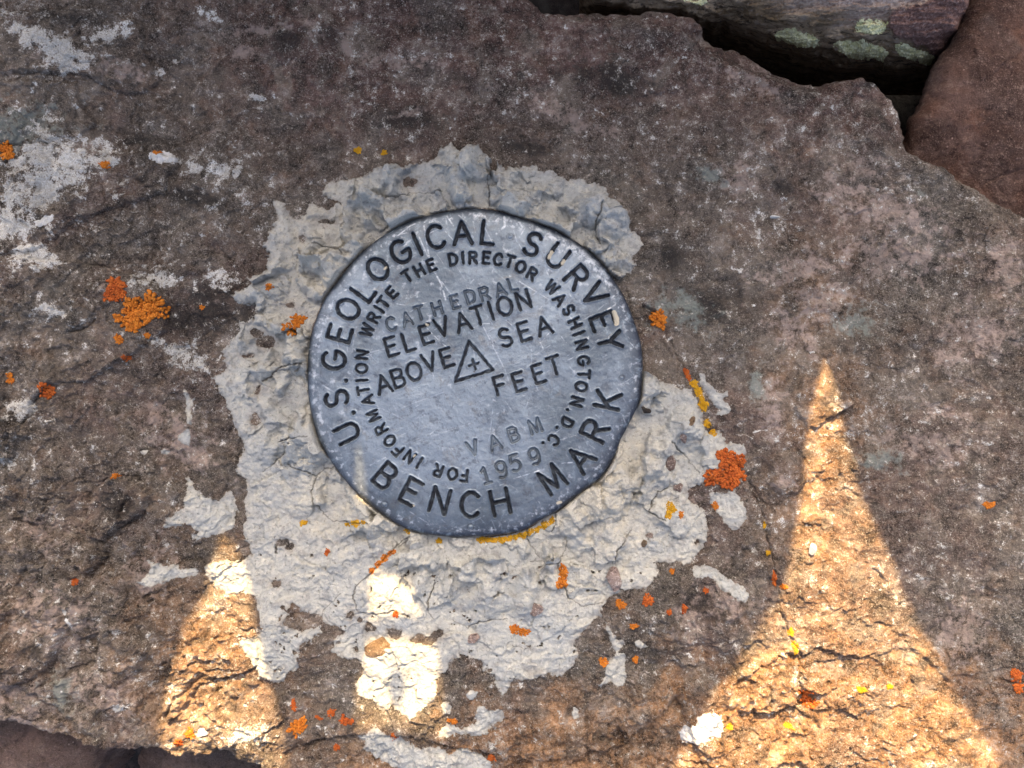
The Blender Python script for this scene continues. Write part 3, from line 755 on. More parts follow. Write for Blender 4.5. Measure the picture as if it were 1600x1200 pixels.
for ch, x, y in [('1', 758.5, 743), ('9', 783.5, 734), ('5', 804.5, 723.5), ('9', 835, 713.5)]:
    letter(ch, x, y, 25, math.radians(18), 1.7, 3.2, .5, soft=1.3)
# small raised nubs cast into the face
nub = np.zeros_like(RXX)
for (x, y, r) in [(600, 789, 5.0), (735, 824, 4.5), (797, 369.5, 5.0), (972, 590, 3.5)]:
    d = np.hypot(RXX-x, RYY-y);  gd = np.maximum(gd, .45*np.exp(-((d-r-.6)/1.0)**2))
# scratches and scuffs
scuff = np.zeros_like(RXX)
def scratch(p, w, a):
    P = np.asarray(p); m = 6
    i0 = max(0, int((P[:, 0].min()-m-RX0)/STEP)); i1 = int((P[:, 0].max()+m-RX0)/STEP)+2
    j0 = max(0, int((P[:, 1].min()-m-RY0)/STEP)); j1 = int((P[:, 1].max()+m-RY0)/STEP)+2
    if i1 <= i0 or j1 <= j0: return
    sl = (slice(j0, j1), slice(i0, i1))
    d = d_line(RXX[sl], RYY[sl], p)
    brk = np.clip(.6+1.3*fbm(RXX[sl], RYY[sl], 9, 3, .6, 320), 0, 1)
    scuff[sl] = np.maximum(scuff[sl], a*brk*(1-sst(w*.3, w, d)))
for p, w, a in [([(662, 352), (672, 412), (690, 445), (696, 468)], 1.8, .9), ([(651, 362), (668, 400)], 1.5, .8), ([(698, 336), (708, 352)], 1.6, .9), ([(716, 335), (728, 345)], 1.3, .8), ([(788, 338), (789, 352), (782, 360), (776, 365)], 2.6, .95),
                ([(745, 335), (757, 337)], 2.6, .8), ([(522, 463), (545, 449)], 1.5, .8), ([(630, 385), (652, 362)], 2.6, .8), ([(690, 440), (718, 478), (740, 520)], 1.2, .7), ([(735, 470), (765, 530), (790, 580)], 1.2, .7), ([(745, 500), (775, 535)], 1.1, .6),
                ([(655, 345), (640, 352), (615, 372)], 1.4, .7), ([(578, 727), (602, 715)], 1.2, .8), ([(803, 748), (850, 733)], 1.2, .9), ([(560, 620), (650, 665)], 1.0, .5), ([(820, 640), (832, 612)], 1.1, .7), ([(770, 640), (764, 690)], 1.0, .5), ([(878, 724), (905, 722)], 1.4, .8), ([(866, 690), (900, 680)], 1.0, .5),
                ([(950, 483), (962, 476)], 1.8, .7), ([(620, 640), (700, 610)], .9, .4), ([(650, 690), (740, 660)], .9, .4), ([(752, 345), (770, 380)], 1.1, .6), ([(812, 370), (822, 352)], 1.2, .7), ([(640, 800), (668, 818)], 1.3, .6), ([(500, 600), (520, 612)], 1.6, .6)]:
    scratch(p, w, a)
r2 = np.random.default_rng(42)
for i in range(280):
    a = r2.uniform(0, 2*np.pi); r = 250*math.sqrt(r2.random()); L = r2.uniform(6, 55) if i % 6 == 0 else r2.uniform(4, 20)
    x, y = DC[0]+r*math.cos(a), DC[1]+r*math.sin(a)
    b = r2.choice([1.15, .9, 2.6, -.35, r2.uniform(0, 3.14)]) + r2.normal()*.15
    k = r2.normal()*.08
    pts = [(x+t*math.cos(b+k*t/L), y+t*math.sin(b+k*t/L)) for t in np.linspace(0, L, 4)]
    up = 1.0 if y < 560 else .6
    scratch(pts, r2.uniform(.6, 1.2), r2.uniform(.25, .8)*up)
flk = fbm(RXX, RYY, 17, 5, .68, 330)
bias = .25*blob(RXX, RYY, 600, 440, 120, 110) + .22*blob(RXX, RYY, 840, 400, 130, 60, 30) + .12*blob(RXX, RYY, 930, 640, 60, 120) + .15*blob(RXX, RYY, 510, 650, 50, 120)
scuff = np.maximum(scuff, .6*sst(.42, 1.0, flk+bias))
rr = np.hypot(RXX-DC[0], RYY-DC[1]); tt = np.arctan2(-(RYY-DC[1]), RXX-DC[0]); RR = disc_R(tt)
scuff = np.maximum(scuff, .7*sst(.15, .6, fbm(RXX, RYY, 9, 4, .6, 340)+.5*blob(RXX, RYY, 900, 400, 80, 60, 40)+.2*blob(RXX, RYY, 500, 620, 40, 140))*np.exp(-((rr-RR+14)/7)**2))
crumb = np.zeros_like(RXX)
for p, w in [([(862, 393), (858, 402)], 3.2), ([(881, 407), (879, 411)], 3.0), ([(960, 488), (964, 497), (964, 505)], 4.0), ([(872, 787), (876, 785)], 2.5), ([(668, 508), (666, 507)], 2.0), ([(646, 714), (648, 712)], 1.8), ([(645, 790), (646, 791)], 1.6), ([(600, 420), (603, 417)], 1.8)]:
    crumb = np.maximum(crumb, 1-sst(w-1, w+.4, d_line(jx, jy, p)))
gd *= (1-crumb); dep *= (1-.8*crumb)
gd *= np.clip(.93 + .25*fbm(RXX, RYY, 11, 3, .6, 350), .55, 1)
scuff *= (1-np.clip(gd*1.4, 0, 1))

NTH, NR = 1900, 400
th = np.linspace(0, 2*np.pi, NTH, endpoint=False)
un = np.concatenate([np.linspace(0.004, .93, NR), np.linspace(.93, 1.0, 46)[1:]])
TH, UN = np.meshgrid(th, un)
R_ = disc_R(np.where(TH > np.pi, TH-2*np.pi, TH))
px = DC[0] + UN*R_*np.cos(TH); py = DC[1] - UN*R_*np.sin(TH)
rast = lambda A: samp(RX0+rw, RY0+rw, A, px.ravel(), py.ravel()).reshape(px.shape)
g_, d_, s_, c_, nb_ = rast(gd), rast(dep), rast(scuff), rast(crumb), rast(nub)
inner = np.clip((1-UN)*R_, 0, 999)                      # distance from the edge
edge_round = 9.0*(1-np.sqrt(np.clip(1-(1-np.clip(inner/10.0, 0, 1))**2, 0, 1)))
dome = 1.0 - 5.5*UN**2.2 - 2.0*sst(.85, 1.0, UN)
z = DISC_Z + dome - edge_round - d_ + nb_ + .8*fbm(px, py, 60, 4, .5, 360) + .25*fbm(px, py, 9, 3, .6, 365)
rim_a = np.clip(np.exp(-inner/9.0) + .55*np.exp(-inner/38.0)*np.clip(.5+.8*np.cos(TH-math.radians(-25)), 0, 1), 0, 1)  # dark edge, plus a dark reflection painted in toward the lower right
side_z = [17.0, 12.0, 4.0]
allx, ally, allz = [px], [py], [z]
NF = int(np.searchsorted(un, .962))
for k, sz in enumerate(side_z):
    allx.append(px[-1:]); ally.append(py[-1:]); allz.append(np.full((1, NTH), sz))
PX = np.concatenate(allx); PY = np.concatenate(ally); PZ = np.concatenate(allz)
def ext(a, v): return np.concatenate([a, np.full((3, NTH), v)])
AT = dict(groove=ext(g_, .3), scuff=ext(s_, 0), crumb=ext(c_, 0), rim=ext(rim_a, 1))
def disc_rows(name, a, b, parent=None):
    nr = b-a
    idx = np.arange(nr*NTH).reshape(nr, NTH); nxt = np.roll(idx, -1, axis=1)
    F = np.stack([idx[:-1], idx[1:], nxt[1:], nxt[:-1]], -1).reshape(-1, 4)
    return raw_mesh(name, to_world(PX[a:b].ravel(), PY[a:b].ravel(), PZ[a:b].ravel(), DISC_Z), F, M_DISC, {k: v[a:b].ravel() for k, v in AT.items()}, True, parent)
disc = bpy.data.objects.new('survey_disc', None); COL.objects.link(disc)
tag(disc, 'round grey metal survey disc stamped with lettering, set in pale mortar', 'survey mark')
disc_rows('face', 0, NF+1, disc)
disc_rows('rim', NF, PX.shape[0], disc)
for (x, y, r) in [(600, 789, 5.0), (735, 824, 4.5), (797, 369.5, 5.0), (972, 590, 3.5)]:
    V, F = ico(3)
    ux_ = math.hypot(x-DC[0], y-DC[1])/float(disc_R(math.atan2(-(y-DC[1]), x-DC[0])))
    zz = DISC_Z + 1.0 - 5.5*ux_**2.2 - 2.0*float(sst(.85, 1.0, np.float64(ux_)))
    raw_mesh('stud', to_world(x+V[:, 0]*r*.8, y+V[:, 1]*r*.8, zz-.3+V[:, 2]*2.0, DISC_Z), F[:, ::-1], M_DISC, None, True, disc)

# ------------------------------------------------------------------ mortar
MORTAR = [(706, 218), (712, 232), (722, 238), (735, 228), (748, 226), (757, 240), (766, 252), (778, 258), (790, 262), (825, 262), (836, 258), (850, 268), (862, 264), (872, 272), (888, 278), (905, 275), (920, 283), (935, 284), (946, 293), (952, 306), (966, 318), (979, 328), (985, 345), (988, 358), (1003, 368), (1006, 378), (1000, 392),
          (988, 402), (996, 410), (985, 425), (973, 434), (964, 432), (958, 428), (952, 440), (972, 485), (984, 530), (990, 570), (1007, 578), (1022, 587), (1041, 599), (1067, 607), (1081, 610), (1092, 625), (1099, 644), (1101, 662), (1112, 679), (1127, 672), (1134, 685), (1141, 694), (1165, 693), (1171, 704), (1161, 720), (1136, 735), (1113, 752), (1101, 758), (1081, 767), (1079, 782), (1092, 792),
          (1106, 800), (1110, 815), (1112, 850), (1095, 875), (1075, 884), (1060, 880), (1040, 884), (1028, 880), (1030, 900), (1010, 920), (976, 925), (960, 933), (943, 947), (941, 965), (921, 980), (910, 993), (899, 1007), (903, 1030), (893, 1050), (876, 1063), (853, 1057), (826, 1062), (803, 1070), (786, 1092), (775, 1080), (773, 1063), (756, 1053), (753, 1037), (733, 1033), (720, 1027), (703, 1038), (696, 1053),
          (681, 1067), (680, 1093), (666, 1110), (640, 1128), (620, 1118), (610, 1108), (596, 1116), (576, 1100), (556, 1093), (550, 1077), (566, 1057), (560, 1036), (545, 1040), (531, 1036), (515, 1022), (520, 1005), (533, 990), (512, 980), (498, 975), (500, 990), (485, 1005), (470, 1010), (462, 1024), (462, 1052), (443, 1063), (428, 1080), (410, 1073), (392, 1047), (372, 1017), (370, 1002), (398, 998), (407, 980), (400, 960),
          (392, 938), (375, 930), (350, 933), (330, 925), (315, 905), (311, 893), (322, 885), (350, 882), (372, 880), (386, 872), (380, 856), (372, 835), (378, 810), (374, 790), (380, 770), (376, 754), (361, 734), (370, 717), (377, 693), (367, 670), (353, 643), (340, 617), (325, 590), (350, 577), (350, 568), (339, 550), (353, 537), (367, 523), (370, 502), (384, 503), (400, 484), (398, 476), (370, 474), (360, 460), (387, 447), (397, 437), (417, 423),
          (420, 400), (410, 383), (420, 363), (430, 340), (422, 312), (437, 312), (450, 330), (458, 343), (477, 332), (480, 315), (490, 317), (507, 325), (528, 315), (503, 302), (504, 284), (520, 280), (545, 277), (566, 270), (593, 263), (616, 257), (633, 257), (650, 253), (673, 247), (688, 233)]
HOLES = [(576, 985, 9, 7), (560, 972, 5, 4), (615, 992, 10, 8), (660, 1003, 22, 8), (683, 995, 10, 8), (470, 975, 30, 14), (455, 958, 12, 10), (438, 850, 8, 6), (448, 858, 6, 5), (428, 915, 8, 6), (372, 850, 4, 9), (413, 535, 16, 10), (398, 520, 10, 7), (400, 610, 5, 9), (545, 965, 4, 8), (770, 262, 6, 10), (510, 345, 14, 4), (640, 282, 12, 6), (470, 372, 5, 5), (1098, 855, 4, 4), (450, 475, 6, 5), (382, 555, 10, 4), (395, 655, 6, 10)]
CRACKS = [([(764, 324), (764, 300), (762, 280), (770, 268)], 1.1), ([(636, 840), (616, 857), (583, 893), (556, 917), (550, 933), (556, 957), (573, 963), (616, 957), (640, 965)], 1.1), ([(680, 913), (668, 940), (668, 955), (676, 972)], .9), ([(706, 973), (730, 984), (750, 974), (793, 968)], .8),
          ([(868, 803), (868, 818), (862, 830)], .8), ([(822, 838), (828, 852), (843, 873)], .9), ([(830, 879), (860, 881), (873, 880), (884, 862), (887, 846)], .8), ([(873, 880), (880, 915), (886, 933), (910, 950), (942, 945)], 1.0),
          ([(520, 732), (502, 734), (490, 746), (484, 771), (497, 802), (516, 818), (549, 816), (577, 814)], 1.0), ([(478, 568), (440, 572), (410, 597)], 1.1), ([(486, 680), (455, 683), (434, 691)], 1.0), ([(490, 747), (470, 735), (448, 726)], .8), ([(483, 382), (510, 385), (530, 388), (538, 400)], .9),
          ([(640, 838), (632, 850), (622, 856)], 1.4), ([(460, 690), (430, 720), (405, 740)], .8), ([(1050, 690), (1075, 715), (1095, 738)], .9), ([(690, 300), (640, 300), (600, 310)], .8), ([(480, 530), (470, 512)], 1.0), ([(530, 930), (500, 960), (495, 985)], .7), ([(800, 1010), (830, 1018)], .6), ([(990, 830), (965, 860), (960, 885)], .8),
          ([(940, 320), (930, 352), (938, 385)], 1.0), ([(1060, 760), (1030, 770), (1015, 800), (1040, 815)], 1.0)]
mstep = 1.0
mxs = np.arange(300, 1185, mstep, dtype=np.float32); mys = np.arange(205, 1140, mstep, dtype=np.float32)
MX, MY = np.meshgrid(mxs, mys)
qx = MX + 4.5*fbm(MX, MY, 17, 4, .6, 400); qy = MY + 4.5*fbm(MX, MY, 17, 4, .6, 410)
sdM = sd_poly(qx, qy, MORTAR) + 2.2*fbm(MX, MY, 6, 3, .65, 416)
for hx, hy, ra, rb in HOLES:
    e = (np.sqrt(((qx-hx)/ra)**2+((qy-hy)/rb)**2)-1)*min(ra, rb)
    sdM = np.minimum(sdM, e)
# worn spots where the thin smear lets the rock through
thin = sst(820, 960, MY + .12*np.abs(MX-740)) + .6*sst(470, 400, MX)
spots = sst(.62, .74, fbm(MX, MY, 14, 4, .6, 415) + .25*fbm(MX, MY, 70, 2, .5, 418))
sdM = np.where((spots > .5) & (thin > .6), np.minimum(sdM, 1.0-5*spots), sdM)
MK = 1 - 14.0/CAMH
Wx = CX+(MX-CX)*MK; Wy = CY+(MY-CY)*MK                       # true place of each mortar point
dcx, dcy = CX+(DC[0]-CX)*DK, CY+(DC[1]-CY)*DK
mth = np.arctan2(-(Wy-dcy), Wx-dcx); mr = np.hypot(Wx-dcx, Wy-dcy)
eD = mr - disc_R(mth)*DK                                    # distance outside the disc's rim
ang = np.degrees(mth)
topw = np.exp(-((ang-100)/75.)**2) + .55*np.exp(-((np.abs(ang)-180)/40.)**2)       # thick collar over the top and the left side
reach = 62 + 45*topw + 70*np.exp(-((ang+55)/60.)**2)
collar = (11 + 8.5*topw)*np.exp(-(np.clip(eD, 0, 999)/reach)**2)
lump = fbm(qx, qy, 55, 5, .55, 420)
f1, f2, fid, fdx, fdy = worley(MX + 14*fbm(MX, MY, 40, 3, .5, 430), MY + 14*fbm(MX, MY, 40, 3, .5, 434), 52, 3)
facet = (fid-.5)*5 + (fdx*(fid-.5)*7 + fdy*np.sin(fid*40)*5)
ripr = np.sin((mth*38) + 2.5*fbm(MX, MY, 60, 3, .5, 440) + eD*.03)
ripple = ripr*np.exp(-((eD-60)/45.)**2)*(.4+.6*np.exp(-((ang+80)/45.)**2))
w_l = np.clip(collar/14, .12, 1.1)
rd_ = 258 + .32*np.clip(eD, -20, 400)
ux2 = (Wx-dcx)/np.maximum(mr, 1)*rd_; uy2 = (Wy-dcy)/np.maximum(mr, 1)*rd_
radial = ridged(ux2 + 6*fbm(MX, MY, 30, 3, .5, 480), uy2 + 6*fbm(MX, MY, 30, 3, .5, 484), 34, 4, .6, 488)
plate = fbm(qx, qy, 62, 4, .5, 490)*2.6
plate = np.floor(plate) + sst(.45, 1.0, plate-np.floor(plate))
lowt = sst(840, 960, MY)
thick = (3.2-1.6*lowt)*(1-np.exp(-np.clip(sdM, 0, 99)/(3.0+5*lowt))) + collar*(1-np.exp(-np.clip(sdM, 0, 99)/9.0)) \
    + w_l*(32*fbm(qx, qy, 62, 3, .42, 420) + 6.0*facet + 7*plate + 7*fbm(qx, qy, 30, 2, .4, 446) + 3*radial + 5*ripple) + 8*ripple*np.exp(-((ang+80)/40.)**2) + 1.0*fbm(MX, MY, 12, 4, .6, 450)
bumpy = blob(MX, MY, 1020, 760, 110, 130) + .7*blob(MX, MY, 430, 480, 60, 180)
wr, wr2, wid, _, _ = worley(qx, qy, 22, 9)
thick += bumpy*(4.5*sst(.7, .1, wr)*(wid > .35) - 3.0*sst(.4, .1, wr)*(wid < .25)) + bumpy*2.5*ridged(qx, qy, 26, 3, .5, 455)
# lump that catches the sun, and the shell-like hollow
thick += 9*blob(MX, MY, 610, 925, 38, 30, -30) + 6*blob(MX, MY, 840, 945, 26, 24) + 8*blob(MX, MY, 610, 1040, 46, 46) + 7*blob(MX, MY, 720, 245, 40, 30)
thick -= 5*blob(MX, MY, 640, 985, 30, 14) + 6*blob(MX, MY, 645, 1075, 10, 30)
crk = np.zeros_like(MX)
for pts, w in CRACKS:
    sl = win(mxs, mys, pts, 12)
    d = d_line(MX[sl]+2.4*fbm(MX[sl], MY[sl], 11, 3, .6, 460), MY[sl]+2.4*fbm(MX[sl], MY[sl], 11, 3, .6, 464), pts)
    thick[sl] -= np.minimum(5.0, np.maximum(thick[sl], 0)*.8)*(1-sst(w*.5, w*1.7, d))
    crk[sl] = np.maximum(crk[sl], .62*(1-sst(w*.4, w*1.3, d)))
thick = np.where(sdM > 0, np.maximum(thick, .6+.5*np.minimum(sdM, 2)), np.maximum(sdM*1.5, -12))
base = samp(bxs, bys, BZ, Wx.ravel(), Wy.ravel()).reshape(MX.shape)
near = np.exp(-np.clip(eD, 0, 999)/80.0)
lowb = fbm(MX, MY, 200, 2, .5, 470)*3
base_s = base*(1-.75*near) + lowb*.75*near                 # the thick collar bridges the rock's relief
MZ = np.where(sdM > 0, np.maximum(base + .4, base_s + thick), base + thick)
# lip toward the disc: held under the rim, with a narrow dark gap
gap = 2.4 + 1.6*fbm(MX, MY, 30, 3, .6, 475) + 1.2*np.exp(-((ang-150)/30.)**2)
capz = DISC_Z - 1.0 + 12*topw*sst(0, 7, eD)
MZ = np.where(sdM > 0, np.minimum(MZ, capz + 30*sst(3, 45, eD)), MZ)
MZ = np.where(eD < gap, np.minimum(MZ, 5 + 3*(eD < -4)), MZ)
warm = np.clip(blob(MX, MY, 950, 760, 90, 110) + .8*blob(MX, MY, 500, 420, 90, 120) + .7*blob(MX, MY, 520, 820, 120, 60) + .5*np.exp(-(np.clip(eD, 0, 999)/12.)**2), 0, 1)
mortar = grid_mesh('mortar_patch', MX, MY, MZ, M_MORTAR, (sdM > -3) & (eD > -14), dict(warm=warm, crack=crk, thin=np.exp(-np.clip(sdM, 0, 99)/4.0)*.8), 14.0)
tag(mortar, 'ragged pale grey mortar patch bedding the metal disc on the boulder', 'mortar')

def surf(x, y):
    """height of the visible surface at a true place (units)"""
    x = np.atleast_1d(np.asarray(x, float)); y = np.atleast_1d(np.asarray(y, float))
    b = samp(bxs, bys, BZ, x, y)
    mx = CX+(x-CX)/MK; my = CY+(y-CY)/MK
    ok = (mx > mxs[1]) & (mx < mxs[-2]) & (my > mys[1]) & (my < mys[-2])
    i = np.clip(np.round((mx-mxs[0])/mstep).astype(int), 0, len(mxs)-1); j = np.clip(np.round((my-mys[0])/mstep).astype(int), 0, len(mys)-1)
    m = np.where(ok & (sdM[j, i] > 0) & (eD[j, i] > 1), MZ[j, i], -1e9)
    return np.maximum(b, m)

def place(x, y):
    """true place of something seen at picture point x, y on the surface"""
    z = float(surf(x, y)[0]); k = 1-z/CAMH
    return CX+(x-CX)*k, CY+(y-CY)*k

# ------------------------------------------------------------------ mortar splashes around it
def splash(poly, h, label, wob=3.0, mat=None, name='mortar_splash', cat='mortar', group='loose splashes of mortar', rise=6.0, lum=1.0):
    p = np.asarray(poly, float)
    xs = np.arange(p[:, 0].min()-12, p[:, 0].max()+12, .9, dtype=np.float32); ys = np.arange(p[:, 1].min()-12, p[:, 1].max()+12, .9, dtype=np.float32)
    X, Y = np.meshgrid(xs, ys)
    sd = sd_poly(X+1.3*wob*fbm(X, Y, 13, 4, .6, 500), Y+1.3*wob*fbm(X, Y, 13, 4, .6, 506), poly) + .8*min(wob, 2.5)*fbm(X, Y, 5.5, 3, .65, 512)
    t = h*.7*(1-np.exp(-np.clip(sd, 0, 99)/rise)) + lum*(.9*fbm(X, Y, 22, 4, .55, 510) + .5*fbm(X, Y, 8, 3, .6, 515))*sst(0, 5, sd)
    t = np.where(sd > 0, np.maximum(t, .5), np.maximum(sd*1.6, -9))
    Z = surf(X.ravel(), Y.ravel()).reshape(X.shape) + t
    o = grid_mesh(name, X, Y, Z, mat or M_MORTAR, sd > -2.5, dict(warm=X*0, crack=X*0, thin=np.exp(-np.clip(sd, 0, 99)/2.6)*.75))
    return tag(o, label, cat, group)
splash([(285, 607), (292, 610), (295, 625), (301, 622), (299, 632), (294, 640), (299, 652), (297, 663), (290, 662), (287, 645), (287, 628)], 3, 'thin vertical drip of pale mortar on the smooth brown rock, ending above a blob', 1.5)
splash([(275, 682), (283, 674), (294, 669), (296, 682), (293, 697), (285, 694), (277, 688)], 3, 'rounded pale mortar blob just below the thin drip on the smooth brown rock', 1.5)
splash([(219, 706), (224, 703), (232, 704), (230, 709), (222, 710)], 2, 'tiny pale mortar fleck, the farther of two below the drip', 1)
splash([(250, 704), (256, 701), (263, 706), (260, 711), (252, 710)], 2, 'tiny pale mortar fleck, the nearer of two below the drip', 1)
splash([(287, 748), (292, 745), (299, 760), (310, 770), (325, 778), (340, 783), (348, 772), (358, 768), (364, 782), (366, 800), (362, 826), (345, 835), (320, 841), (306, 845), (300, 838), (308, 830), (292, 818), (275, 822), (256, 824), (262, 812), (276, 800), (290, 788), (289, 765)], 3, 'broad flat mortar splash beside the left edge of the main patch', 2.5)
splash([(217, 908), (232, 898), (238, 884), (231, 875), (245, 878), (256, 886), (272, 883), (282, 890), (300, 888), (310, 893), (302, 900), (280, 902), (262, 908), (248, 912), (236, 916), (226, 914)], 3, 'long thin streak of pale mortar reaching left from the sunlit patch edge', 2.5)
splash([(1092, 584), (1100, 583), (1104, 596), (1114, 608), (1126, 614), (1135, 610), (1135, 618), (1128, 624), (1139, 634), (1138, 644), (1126, 650), (1117, 647), (1124, 640), (1112, 632), (1106, 618), (1098, 608), (1093, 600)], 5, 'curled mortar scrap beside the yellow lichen on the right edge of the patch', 2)
splash([(1111, 768), (1128, 772), (1145, 766), (1158, 778), (1168, 798), (1166, 812), (1152, 826), (1144, 828), (1132, 815), (1120, 800), (1112, 786)], 4, 'knobbly mortar lump under the largest red-orange lichen', 3)
splash([(1080, 888), (1090, 883), (1102, 885), (1118, 888), (1127, 897), (1138, 904), (1152, 912), (1163, 916), (1167, 930), (1160, 940), (1148, 932), (1136, 925), (1126, 920), (1115, 905), (1104, 899), (1092, 903), (1082, 898)], 5, 'curved wavy mortar strip on the rock beneath the lower right of the patch', 2.5)
splash([(944, 970), (952, 975), (958, 990), (966, 1000), (974, 996), (972, 1010), (967, 1018), (976, 1020), (979, 1040), (978, 1070), (966, 1076), (956, 1068), (944, 1070), (938, 1078), (936, 1072), (945, 1058), (948, 1044), (955, 1032), (962, 1020), (955, 1010), (950, 990)], 5, 'long mortar drip hanging below the lower right of the patch', 2)
splash([(680, 1152), (690, 1138), (704, 1132), (722, 1138), (742, 1132), (744, 1108), (754, 1104), (764, 1110), (778, 1108), (787, 1120), (782, 1132), (768, 1138), (758, 1148), (740, 1151), (722, 1147), (700, 1152)], 3, 'flat mortar splash just under the bottom tip of the main patch', 3)
splash([(556, 1152), (572, 1146), (585, 1137), (600, 1144), (622, 1150), (640, 1168), (660, 1170), (690, 1172), (702, 1185), (718, 1170), (740, 1180), (766, 1195), (770, 1225), (700, 1235), (640, 1220), (612, 1205), (585, 1190), (566, 1178), (570, 1165)], 3, 'wide mortar splash cut by the bottom edge of the photo', 3.5)
splash([(727, 1085), (735, 1077), (747, 1081), (745, 1090), (735, 1094)], 3, 'small round mortar dab between the two lowest points of the patch', 1.5)
splash([(688, 1100), (697, 1096), (706, 1103), (703, 1115), (692, 1116)], 4, 'chunky mortar dab right beside the sunlit lower tip of the patch', 1.5)
splash([(893, 1115), (899, 1106), (905, 1112), (905, 1124), (896, 1124)], 4, 'lone white mortar dab on the bare brown rock near the bottom', 1.5)
splash([(990, 1001), (998, 998), (1006, 1004), (1012, 1010), (1003, 1013), (994, 1008)], 4, 'small oval mortar dab beside the long hanging drip', 1.2)
splash([(1062, 1146), (1084, 1132), (1098, 1112), (1112, 1108), (1126, 1116), (1130, 1132), (1122, 1146), (1110, 1150), (1090, 1162), (1066, 1164)], 8, 'thick white lump glaring in the sun near the bottom edge', 4, M_WHITE, 'mortar_lump', rise=8)
splash([(236, 241), (250, 238), (266, 237), (276, 246), (274, 256), (262, 253), (252, 258), (238, 252)], 1.5, 'bright white smear on the rock ledge beside a tiny orange lichen', 3.5, M_WHITE, rise=3)
splash([(103, 947), (110, 946), (116, 956), (125, 968), (122, 970), (113, 962), (106, 956)], 2, 'slim white smear on the lumpy rock in the lower left', 1, M_WHITE)
splash([(58, 350), (70, 340), (88, 336), (90, 345), (76, 354), (62, 358)], 2, 'pale bluish-white smear at the lower tip of the white crust', 2, M_WHITE)

# ------------------------------------------------------------------ pebbles and chips
def pebble(x, y, rx, ry, rot, hgt, mat, label, name='pebble', seed=0, sink=.45, group=None, sharp=.2):
    V, F = ico(4)
    r = np.random.default_rng(900+seed)
    d = np.ones(len(V))
    for k in range(13):                                     # flat chipped sides
        n = r.normal(size=3); n /= np.linalg.norm(n)
        c = r.uniform(.52, .88)
        dd = V@n
        d = np.where(dd > 1e-3, np.minimum(d, c/np.maximum(dd, 1e-3)), d)
    P = V*d[:, None]
    P += .03*np.stack([fbm(P[:, 0]*10+9, P[:, 1]*10+P[:, 2]*6, 3, 3, .6, 600+k) for k in range(3)], -1)
    a = math.radians(rot); c, s = math.cos(a), math.sin(a)
    u = P[:, 0]*rx; v = P[:, 1]*ry
    X, Y = place(x, y); z0 = float(surf(X, Y)[0])
    o = raw_mesh(name, to_world(X+u*c+v*s, Y+u*s-v*c, z0 + P[:, 2]*hgt + hgt*(1-2*sink)*.5), F, mat, None, False)
    return tag(o, label, 'pebble', group)
PG = 'pebbles bedded in the mortar'
pebble(1048, 721, 12, 15, 10, 9, M_PEB, 'pink speckled pebble bedded in the mortar right of the disc', seed=1, group=PG)
pebble(959, 906, 13, 21, 0, 10, M_PEB, 'oval pinkish pebble at the lower right rim of the mortar', seed=2, group=PG)
pebble(1060, 763, 10, 9, 30, 7, M_PEB, 'small pink pebble in the mortar beside the largest red-orange lichen', seed=3, group=PG)
pebble(1067, 684, 6, 10, -10, 5, M_PEB, 'small narrow reddish pebble in the mortar above the pink speckled one', seed=4, group=PG)
pebble(1080, 658, 5, 9, 20, 5, M_TANPEB, 'tiny cream pebble in the mortar just below the yellow lichen streak', seed=5, group=PG)
pebble(1009, 641, 9, 7, 20, 6, M_DARKROCK, 'small dark crumb in the mortar at the right rim of the disc', seed=12, group=PG)
pebble(741, 998, 13, 9, -25, 8, M_PEB, 'grey angular pebble in the thin mortar below the disc', seed=6, group=PG)
pebble(592, 1012, 30, 16, -20, 9, M_TANPEB, 'flat tan rock flake lying on the sunlit mortar', 'rock_flake', 7, .6)
pebble(1014, 838, 9, 8, 0, 6, M_PEB, 'small round pebble in the lower right mortar', seed=8, group=PG)
pebble(1268, 857, 6, 10, 10, 11, M_WHITE, 'bright white pebble casting a shadow in the sunlit wedge', seed=9, sink=.25)
pebble(1211, 339, 8, 4, 5, 4, M_WHITE, 'tiny white chip lying on the bare rock right of the mortar', 'stone_chip', 10)
pebble(317, 1143, 10, 9, 20, 8, M_WHITE, 'cream pebble beside two orange lichens at the sunlit lower left', seed=11)
pebble(1006, 848, 5, 7, 0, 5, M_TANPEB, 'tiny brown pebble left of the small round one in the mortar', seed=13, group=PG)
pebble(837, 951, 14, 12, 30, 7, M_PEB, 'pale grey pebble half buried above the orange lichen in the lower mortar', seed=14, group=PG)

